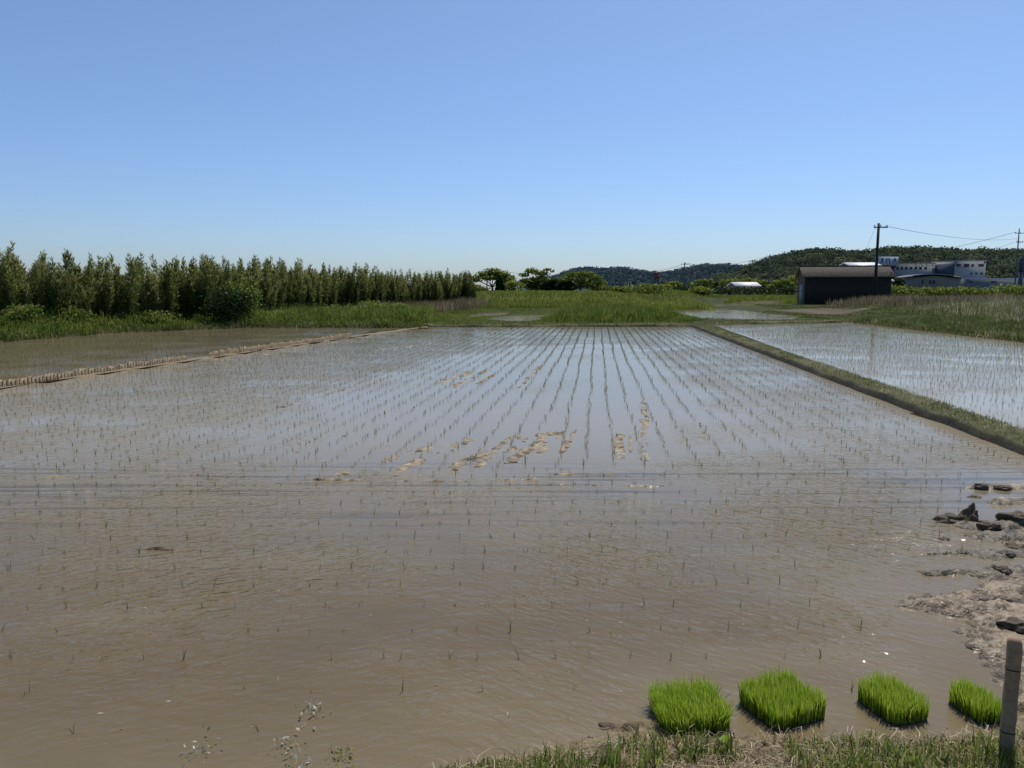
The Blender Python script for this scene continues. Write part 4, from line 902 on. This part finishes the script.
tag_stuff = stuff('rice_seedlings', [seedling_blades(hid, H[rest], 4, np.repeat(.0030 + .00010 * rp[:, 1], 4))], M_SEED, 'rows of young rice seedlings standing in the flooded fields')
sl = ['young rice seedling in the planted rows of the middle field', 'thin young rice seedling in the rippled brown water near the camera', 'taller green rice seedling in the calm right field', 'rice seedling in the left field', 'far seedling']
sp = []
for k in range(10):
    mb = MB().add(*seedling_blades(np.zeros((1, 3)), np.array([1.0]), 3 + k % 3, .042)); o = mb.build('rice_seedling', M_SEED); sp.append(o)
spu = set()
for n_, i in enumerate(ind):
    j = n_ % 10; o = sp[j] if j not in spu else sp[j].copy()
    if j in spu: C.objects.link(o)
    spu.add(j); o.location = (allp[i, 0], allp[i, 1], -.005); hgt = H[i]; o.scale = (hgt * .9, hgt * .9, hgt); o.rotation_euler = (rng.normal(0, .12), rng.normal(0, .12), rng.uniform(0, 6.28))
    z = int(allp[i, 3]); tag(o, sl[z], 'rice seedling', ['middle', 'near', 'right', 'left', 'far'][z] + ' field rice seedlings')

# ------------------------------------------------------------------ nursery mats of dense rice seedlings
M_SOIL = solid('mat_soil', (.030, .022, .015), .9, .4, 40, .004)
def mat_(A, B, Cc, label, lean_az, lean=.16, hm=.115, dens=52000, deep=1.0):
    A, B, Cc = np.array(A), np.array(B), np.array(Cc); cx = (A + Cc) / 2; ex = Cc - B; W_ = np.linalg.norm(ex) * 1.06; ey_ = A - B; D_ = np.linalg.norm(ey_) * deep; cx = (B + Cc) / 2 + ey_ / 2 * deep; rz = math.atan2(ex[1], ex[0])
    z = max(float(gz(*cx)[0]), -.020)
    t = thing('seedling_mat', label, 'seedling mat', (cx[0], cx[1], z), rz, 'nursery mats of rice seedlings at the field edge')
    # rounded slab
    mb = MB(); nn_ = 28; an = np.linspace(0, 2 * math.pi, nn_, endpoint=False)
    def ring(k, z_): return np.c_[W_ / 2 * k * np.sign(np.cos(an)) * np.abs(np.cos(an)) ** .3, D_ / 2 * k * np.sign(np.sin(an)) * np.abs(np.sin(an)) ** .3, z_ + rng.normal(0, .002, nn_)]
    V = np.vstack([ring(.98, -.03), ring(1.0, .0), ring(.99, .024), ring(.93, .030), [[0, 0, .03]]]); F = []
    for r_ in range(3):
        for j in range(nn_): F.append((r_ * nn_ + j, r_ * nn_ + (j + 1) % nn_, (r_ + 1) * nn_ + (j + 1) % nn_, (r_ + 1) * nn_ + j))
    mb.add(V, [(3 * nn_ + j, 3 * nn_ + (j + 1) % nn_, 4 * nn_) for j in range(nn_)], F); mb.build('soil_slab', M_SOIL, t)
    n = int(dens * W_ * D_); x = rng.uniform(-.5, .5, n); y = rng.uniform(-.5, .5, n)
    r = (np.abs(2 * x) ** 7 + np.abs(2 * y) ** 7) < 1; x, y = x[r] * W_, y[r] * D_; n = len(x)
    P = np.c_[x, y, np.full(n, .026)]
    Hb = hm * rng.uniform(.74, 1.08, n) * (.95 + .45 * (fbm(x * 14, y * 14, 140, 2) - .5)); 
    ed = np.maximum(np.abs(2 * x / W_), np.abs(2 * y / D_)); az = np.where((rng.uniform(0, 1, n) < .55 * ed ** 4), np.arctan2(y, x), lean_az - rz + rng.normal(0, .7, n))
    stuff_o = MB().add(*blades(P, Hb, rng.uniform(.0026, .0042, n), lean, .05, az, np.clip(rng.normal(.45, .2, n), 0, 1), grad=.28)).build('seedling_leaves', M_MAT, t)
    stuff_o['kind'] = 'stuff'
    # a few straw coloured stalks on the skirts
    return t
mat_(at(650, 707), at(668, 737), at(733, 733), 'leftmost dense green rice seedling mat with drooping blades, half on the bank', math.pi * .9, .30, .118, deep=1.12)
mat_(at(740, 705), at(779, 733), at(829, 719), 'widest green rice seedling mat, second of the four from the left', math.pi * 0.55, .16, .116, deep=1.12)
mat_(at(862, 704), at(895, 728), at(930, 721), 'narrow green rice seedling mat in the water, second nearest to the stake', math.pi * .6, .15, .114, deep=1.22)
mat_(at(955, 702), at(972, 726), at(998, 723), 'smallest green rice seedling mat beside the square stake', math.pi * .5, .15, .108, deep=1.02)

# ------------------------------------------------------------------ stake
M_STAKE = solid('weathered_stake', (.245, .178, .108), .9, .35, 30, .004)
P = at(1005.5, 756, .05); z0 = float(gz(*P)[0])
st = thing('stake', 'grey weathered square stake with rounded top at the right bank edge', 'stake', (P[0], P[1], z0), R(-24))
w2 = .0228; ch = .008; out = [(-w2 + ch, -w2), (w2 - ch, -w2), (w2, -w2 + ch), (w2, w2 - ch), (w2 - ch, w2), (-w2 + ch, w2), (-w2, w2 - ch), (-w2, -w2 + ch)]
HS = .485; V = []; lev = [(-.2, 1)] + [(z_, 1) for z_ in np.linspace(0, HS - .03, 14)] + [(HS - .014, .95), (HS - .005, .82), (HS, .5)]
for z_, k in lev:
    for a, b in out: V.append((a * k + rng.normal(0, .0008), b * k + rng.normal(0, .0008), z_))
n = 8; F = [(i * n + j, i * n + (j + 1) % n, (i + 1) * n + (j + 1) % n, (i + 1) * n + j) for i in range(len(lev) - 1) for j in range(n)]
V.append((0, 0, HS + .002)); k = (len(lev) - 1) * n
MB().add(V, [(k + j, k + (j + 1) % n, len(V) - 1) for j in range(n)], F).build('post', M_STAKE, st)
M_BAND = solid('dark_groove', (.035, .03, .025), .9, .3, 30)
for z_ in (.365, .115):
    V = np.array([(a * 1.035, b * 1.035, zz) for zz in (z_ - .003, z_ + .003) for a, b in out]); MB().add(V, None, [(j, (j + 1) % 8, 8 + (j + 1) % 8, 8 + j) for j in range(8)]).build('wire_band', M_BAND, st)

# ------------------------------------------------------------------ near bank: grass, straw, weeds
M_NEARG = leafmat('bank_grass', [(0, (.055, .09, .018)), (.55, (.14, .185, .045)), (1, (.28, .29, .11))], .42, spec=.12)
M_STRAW = leafmat('dry_straw', [(0, (.10, .075, .045)), (.5, (.28, .21, .125)), (1, (.52, .44, .30))], .2, spec=.1)
bp = [(-.55, 2.3), at(425, 778), at(520, 762), at(610, 748), at(700, 744), at(800, 743), at(920, 742), at(1040, 738), (2.9, 2.2)]
q = inpoly(9000, bp); f = fbm(q[:, 0] * 3, q[:, 1] * 3, 151); dd = -sdp(q[:, 0], q[:, 1], bp)
q_ = q[f + rng.uniform(-.12, .12, len(q)) > .42]; dd_ = -sdp(q_[:, 0], q_[:, 1], bp)
tall_ = 1 + .9 * ((q_[:, 0] > .1) & (q_[:, 0] < .8)) * rng.uniform(0, 1, len(q_))
stuff('bank_grass', [blades(on_ground(q_, -.01), rng.uniform(.03, .11, len(q_)) * (.5 + .6 * ss(0, .25, dd_)) * tall_, rng.uniform(.004, .009, len(q_)), .55, .3)], M_NEARG, 'green grass blades on the bank at the bottom of the picture')
qs = inpoly(5500, bp); n = len(qs); zz = gz(qs[:, 0], qs[:, 1])
a = rng.uniform(0, 6.28, n); d = np.c_[np.cos(a), np.sin(a), rng.uniform(-.05, .35, n)]; d /= np.linalg.norm(d, axis=1)[:, None]
Ls = rng.uniform(.02, .085, n) * (1 + .6 * (rng.uniform(0, 1, n) > .9)); sd_ = np.cross(d, np.c_[rng.normal(0, .3, (n, 2)), np.ones(n)]); sd_ /= np.linalg.norm(sd_, axis=1)[:, None]; sd_ *= (rng.uniform(.0015, .0042, n) / 2)[:, None]
p0 = np.c_[qs, zz + rng.uniform(.002, .02, n)]; p2 = p0 + d * Ls[:, None]; p1 = (p0 + p2) / 2 + np.c_[rng.normal(0, .008, (n, 2)), np.abs(rng.normal(0, .012, n))]
V = np.stack([p0 - sd_, p0 + sd_, p1 - sd_, p1 + sd_, p2 - sd_ * .4, p2 + sd_ * .4], 1).reshape(-1, 3); b = np.arange(n)[:, None] * 6
stuff('straw', [(V, None, np.vstack([b + np.array([[0, 1, 3, 2]]), b + np.array([[2, 3, 5, 4]])]), np.repeat(rng.uniform(0, 1, n), 6))], M_STRAW, 'dry straw and dead grass littering the near bank')
# single plants on the bank
for k, (u, v, hh, lb) in enumerate([(690, 752, .15, 'tall grass tuft in front of the leftmost seedling mat'), (652, 757, .15, 'tall grass tuft left of the leftmost seedling mat'), (610, 764, .14, 'tall grass tuft at the left end of the bank'), (728, 752, .13, 'grass tuft right under the leftmost seedling mat'), (985, 752, .17, 'dark green grass tuft at the left foot of the stake'), (1008, 764, .12, 'grass tuft in front of the stake'), (802, 760, .12, 'grass tuft below the widest seedling mat'), (905, 762, .12, 'grass tuft below the narrow seedling mat'), (570, 768, .13, 'grass tuft at the lower left tip of the bank'), (860, 764, .10, 'grass tuft between the widest and the narrow mat'), (540, 769, .10, 'small grass tuft near the water at the bank tip')]):
    p = at(u, v, .06); z = float(gz(*p)[0]); n = 34
    P = np.c_[rng.normal(0, .03, (n, 2)), np.zeros(n)]; o = MB().add(*blades(P, hh * rng.uniform(.4, 1.15, n), rng.uniform(.005, .009, n), .42, .2, tint=np.clip(rng.normal(.45, .25, n), 0, 1))).build('grass_tuft', M_NEARG)
    o.location = (p[0], p[1], z - .01); tag(o, lb, 'grass tuft', 'grass tufts on the near bank')
t = thing('broadleaf_weed', 'small yellow green broad leaved weed below the leftmost seedling mat', 'weed', (*at(722, 745, .05), float(gz(*at(722, 745, .05))[0])))
M_WEED = leafmat('weed_leaf', [(0, (.14, .22, .03)), (1, (.22, .30, .05))], .45)
for k in range(6):
    a = k * 1.05; P = np.array([[.02 * math.cos(a), .02 * math.sin(a), .03 + .006 * k]]); MB().add(*leaves(P, .045, .75, 0, np.array([.5]), np.array([[math.cos(a), math.sin(a), .5]]))).build('leaf', M_WEED, t)
MB().tube([(0, 0, -.02), (0, 0, .05)], [.003, .002], 5).build('stem', M_WEED, t)
M_WHITEW = leafmat('pale_flowering_weed', [(0, (.10, .13, .05)), (.6, (.32, .34, .22)), (1, (.62, .62, .52))], .3)
for k, (u, v, lb) in enumerate([(289, 747, 'pale water weed with whitish leaves at the bottom edge left of the bank'), (297, 766, 'lowest pale water weed at the bottom edge'), (311, 715, 'pale green water weed sprig standing farthest from the bottom edge'), (340, 758, 'green water weed clump near the bottom edge'), (202, 752, 'small pale water weed in the brown corner water')]):
    p = at(u, v); n = 26; P = np.c_[rng.normal(0, .035, (n, 2)), rng.uniform(-.01, .04, n)]
    t = thing('water_weed', lb, 'weed', (*p, 0), 0, 'water weeds near the bottom edge')
    MB().add(*leaves(P, rng.uniform(.012, .03, n), .45, .4)).build('leaf_cluster', M_WHITEW if k != 3 else M_NEARG, t)
    MB().add(*blades(np.c_[rng.normal(0, .03, (12, 2)), np.full(12, -.02)], rng.uniform(.03, .09, 12), .003, .5, .2)).build('stems', M_WHITEW if k != 3 else M_NEARG, t)
q = inpoly(110, [at(20, 760), at(300, 760), at(600, 705), at(900, 690), at(860, 600), at(620, 560), at(420, 560), at(100, 580), at(10, 640)])
stuff('floating_debris', [leaves(np.c_[q, np.full(len(q), .004)], rng.uniform(.006, .03, len(q)), .25, 0, rng.uniform(.2, .95, len(q)), np.c_[rng.normal(0, 1, (len(q), 2)), np.full(len(q), .15)])], M_WHITEW, 'tiny pale bits floating on the brown water')

# ------------------------------------------------------------------ mud clods
m, tt_, N, L = nmat('clod_mud')
g = N('NewGeometry'); no = N('TexNoise', i_Scale=28.0, i_Detail=6.0, i_Roughness=.7); L(g.outputs['Position'], no.inputs['Vector'])
r = ramp(N('ValToRGB'), [(.3, (.032, .023, .014)), (.7, (.15, .11, .07))]); L(no.outputs[0], r.inputs[0])
p = N('BsdfPrincipled', i_Roughness=.6); p.inputs['Specular IOR Level'].default_value = .2; L(r.outputs[0], p.inputs['Base Color']); b = N('Bump', i_Strength=1.0, i_Distance=.012); L(no.outputs[0], b.inputs['Height']); L(b.outputs[0], p.inputs['Normal'])
o = N('OutputMaterial'); L(p.outputs[0], o.inputs[0]); M_CLOD = m
def clod(u, v, wd, dp, ht, label, pk=0, group='mud clods on the right shore'):
    nu, nv = 34, 16; th = np.linspace(0, 2 * math.pi, nu, endpoint=False); ph = np.linspace(-.3, math.pi / 2, nv); A, B = np.meshgrid(th, ph); s = rng.integers(0, 999)
    rr = .45 + 1.05 * fbm(np.cos(A) * 2.4 * np.cos(B) + 9, np.sin(A) * 2.4 * np.cos(B) + B * 2.2, s, 5)
    X_ = np.cos(A) * np.cos(B) * rr * wd / 2; Y_ = np.sin(A) * np.cos(B) * rr * dp / 2; Z_ = np.sin(B) * rr * ht * .75
    if pk: Z_ = Z_ * (1 + pk * np.exp(-((X_ - wd * .12) / (wd * .2)) ** 2) * np.sin(np.clip(B, 0, 2)))
    Vv = np.stack([X_, Y_, Z_], -1).reshape(-1, 3); F = [(i * nu + j, i * nu + (j + 1) % nu, (i + 1) * nu + (j + 1) % nu, (i + 1) * nu + j) for i in range(nv - 1) for j in range(nu)]
    o = MB().add(Vv, None, F).build('mud_clod', M_CLOD, None, False); q = at(u, v); o.location = (q[0], q[1], max(float(gz(*q)[0]) - .01, -.012)); o.rotation_euler = (0, 0, rng.uniform(-.3, .3))
    tag(o, label, 'mud clod', group)
clod(952, 520, .30, .26, .085, 'broad dark mud clod standing in the water off the right shore')
clod(969, 522, .17, .17, .13, 'pointed dark mud clod at the right end of the broad clod', .5)
clod(1019, 523, .26, .22, .10, 'large dark mud clod at the right picture edge')
clod(944, 539, .10, .07, .03, 'small dark clod in the water below the broad clod')
clod(937, 519, .09, .08, .03, 'small clod touching the left end of the broad clod')
clod(982, 489, .13, .1, .045, 'topmost mud clod of the right shore')
for u, v, w_ in [(1002, 489, .16), (974, 497, .12), (990, 529, .18), (1014, 546, .16), (1000, 574, .14), (958, 598, .09), (988, 603, .14), (1016, 604, .14), (1016, 632, .16), (925, 583, .04), (916, 601, .05), (1006, 556, .10)]:
    clod(u, v, w_, w_ * .8, w_ * .26, 'small lumpy mud clod among others on the wet right shore')
clod(607, 726, .11, .07, .022, 'flat dark mud clod left of the leftmost seedling mat', group='mud clods on the near bank')
clod(622, 744, .06, .05, .025, 'small dark clod on the bank below the flat clod', group='mud clods on the near bank')
for u, v, w_ in [(590, 742, .04), (575, 750, .04), (545, 752, .035), (640, 731, .05)]: clod(u, v, w_, w_ * .8, w_ * .35, 'tiny mud clod at the left tip of the near bank', group='mud clods on the near bank')
for u, v, w_ in [(345, 474, .12), (396, 476, .1), (318, 480, .08), (406, 481, .12), (283, 407, .12), (660, 475, .05), (586, 485, .05), (662, 486, .06), (556, 475, .06)]: clod(u, v, w_, w_ * .5, .02, 'small mud lump where the rows turn in the middle field', group='mud lumps in the middle field')

# ------------------------------------------------------------------ render settings
S.render.engine = 'CYCLES'
S.cycles.max_bounces = 6; S.cycles.transparent_max_bounces = 6; S.cycles.diffuse_bounces = 3; S.cycles.glossy_bounces = 3; S.cycles.transmission_bounces = 3
